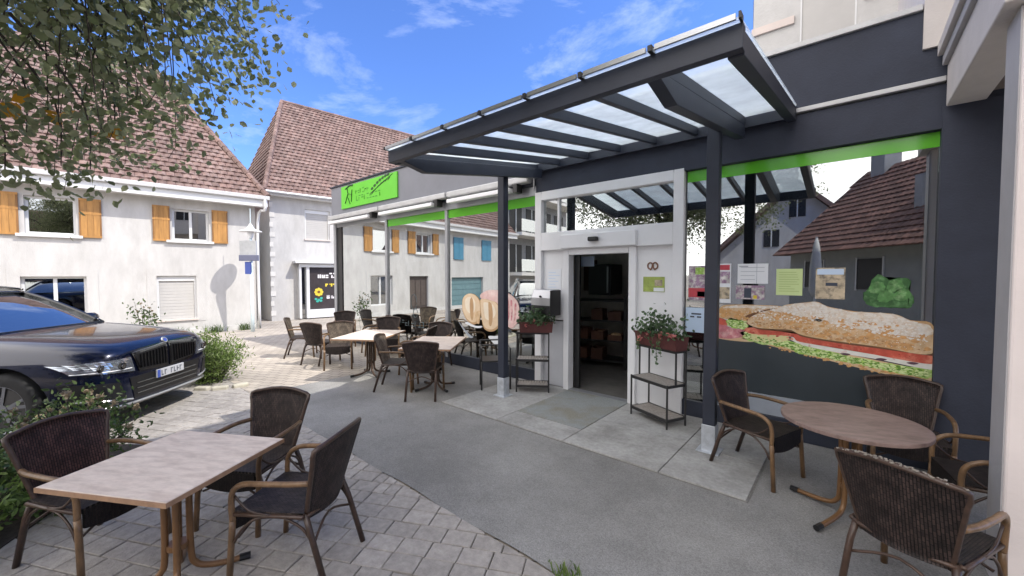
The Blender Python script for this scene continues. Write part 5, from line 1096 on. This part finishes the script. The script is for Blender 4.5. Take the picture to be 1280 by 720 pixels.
# hood creases
for s_ in (1, -1):
    pts = []
    for k in range(9):
        x = -.25 - k * .15; h_ = bvh.ray_cast(Vector((x, s_ * (.50 + .02 * k), 3)), Vector((0, 0, -1)))
        if h_[0]: pts.append(h_[0] - Vector((0, 0, .006)))
    MB().tube(pts, [.004] + [.013] * (len(pts) - 2) + [.004], 8, 2).o('bonnet_crease', m_car, car, smooth=True)
# greenhouse
GH = [(-1.50, .74, 1.09), (-1.78, .70, 1.25), (-2.08, .655, 1.40), (-2.4, .615, 1.515), (-2.85, .60, 1.575), (-3.5, .59, 1.57), (-4.15, .58, 1.5), (-4.72, .62, 1.12)]
def gh_(i, k):
    x, hw, z = GH[i]; y = (k - 4) / 4; bul = .05 * (1 - y * y)
    if 1 <= k <= 7: return (x + bul * 1.6 * (1 if i < 4 else -.3), hw * (k - 4) / 3, z + .015 * (1 - y * y))
    return (x - .02, (.885 if k > 4 else -.885), 1.06)
gls = MB().add([gh_(i, k) for i in range(8) for k in range(9)], [(i * 9 + k, i * 9 + k + 1, (i + 1) * 9 + k + 1, (i + 1) * 9 + k) for i in range(7) for k in range(8)])
gls.o('windscreen_and_windows', m_cglass, car, smooth=True)
rf_ = MB().add([tuple(Vector(gh_(i, k)) + Vector((0, 0, .012))) for i in range(3, 7) for k in range(1, 8)], [(i * 7 + k, i * 7 + k + 1, (i + 1) * 7 + k + 1, (i + 1) * 7 + k) for i in range(3) for k in range(6)]); rf_.o('car_roof', m_car, car, smooth=True, sub=2)
for k in (1, 7):
    MB().tube([Vector(gh_(i, k)) for i in range(0, 8)], .028, 8, 3).o('pillar', m_cblack, car, smooth=True)
    MB().tube([Vector(gh_(i, k)) + Vector((0, 0, .05)) for i in range(3, 7)], .016, 6, 2).o('roof_rail', m_cblack, car, smooth=True)
MB().tube([Vector(gh_(3, k)) + Vector((.01, 0, .01)) for k in range(1, 8)], .02, 8, 2).o('roof_front_edge', m_cblack, car, smooth=True)
MB().tube([Vector(gh_(0, k)) + Vector((.02, 0, .0)) for k in range(1, 8)], .02, 6, 2).o('wiper_cowl', m_black, car)
for s_ in (1, -1):
    mr_ = MB().add([], []); mr_.tube([(-1.92, s_ * .93, 1.12), (-1.90, s_ * 1.0, 1.13), (-1.90, s_ * 1.10, 1.13), (-1.91, s_ * 1.15, 1.13)], [.04, .075, .07, .04], 10, 2); mr_.o('wing_mirror', m_cblack, car, smooth=True)
box('interior', m_seat, car, -4.3, -1.7, -.72, .72, .9, 1.12); 
for s_ in (.36, -.36): MB().tube([(-2.65, s_, 1.0), (-2.72, s_, 1.30), (-2.76, s_, 1.42)], [.2, .17, .1], 10).o('front_seat', m_seat, car, smooth=True)
for x, y in wheels:
    s_ = 1 if y > 0 else -1; wl_ = thing('w', 'w', 'w'); del wl_['label']; del wl_['category']; wl_.name = 'wheel'; wl_.parent = car; wl_.location = (x, y + .02 * s_, .37)
    prf = [(.25, -.11), (.33, -.125), (.365, -.10), (.37, 0), (.365, .10), (.33, .125), (.25, .11)]; ty = MB(); N_ = 40
    ty.add([(r0 * math.cos(2 * math.pi * j / N_), yy, r0 * math.sin(2 * math.pi * j / N_)) for j in range(N_) for r0, yy in prf], [(j * 7 + k, j * 7 + k + 1, ((j + 1) % N_) * 7 + k + 1, ((j + 1) % N_) * 7 + k) for j in range(N_) for k in range(6)]); ty.o('tyre', m_rub, wl_, smooth=True)
    rm_ = MB(); rp2 = [(.262, -.1), (.262, .108), (.235, .10), (.23, -.1)]
    rm_.add([(r0 * math.cos(2 * math.pi * j / N_), yy * s_, r0 * math.sin(2 * math.pi * j / N_)) for j in range(N_) for r0, yy in rp2], [(j * 4 + k, j * 4 + (k + 1) % 4, ((j + 1) % N_) * 4 + (k + 1) % 4, ((j + 1) % N_) * 4 + k) for j in range(N_) for k in range(4)])
    for j in range(5):
        for e in (-.16, .16):
            a = 2 * math.pi * j / 5 + .3; rm_.beam((.05 * math.cos(a), .085 * s_, .05 * math.sin(a)), (.24 * math.cos(a + e), .092 * s_, .24 * math.sin(a + e)), .03, .022, (0, 1, 0))
    rm_.tube([(0, .06 * s_, 0), (0, .1 * s_, 0)], .055, 14); rm_.o('rim', m_rim, wl_)
    MB().tube([(0, -.09, 0), (0, .04, 0)], .225, 24).o('brake_disc', m_blackmetal, wl_)
bpy.context.view_layer.update()
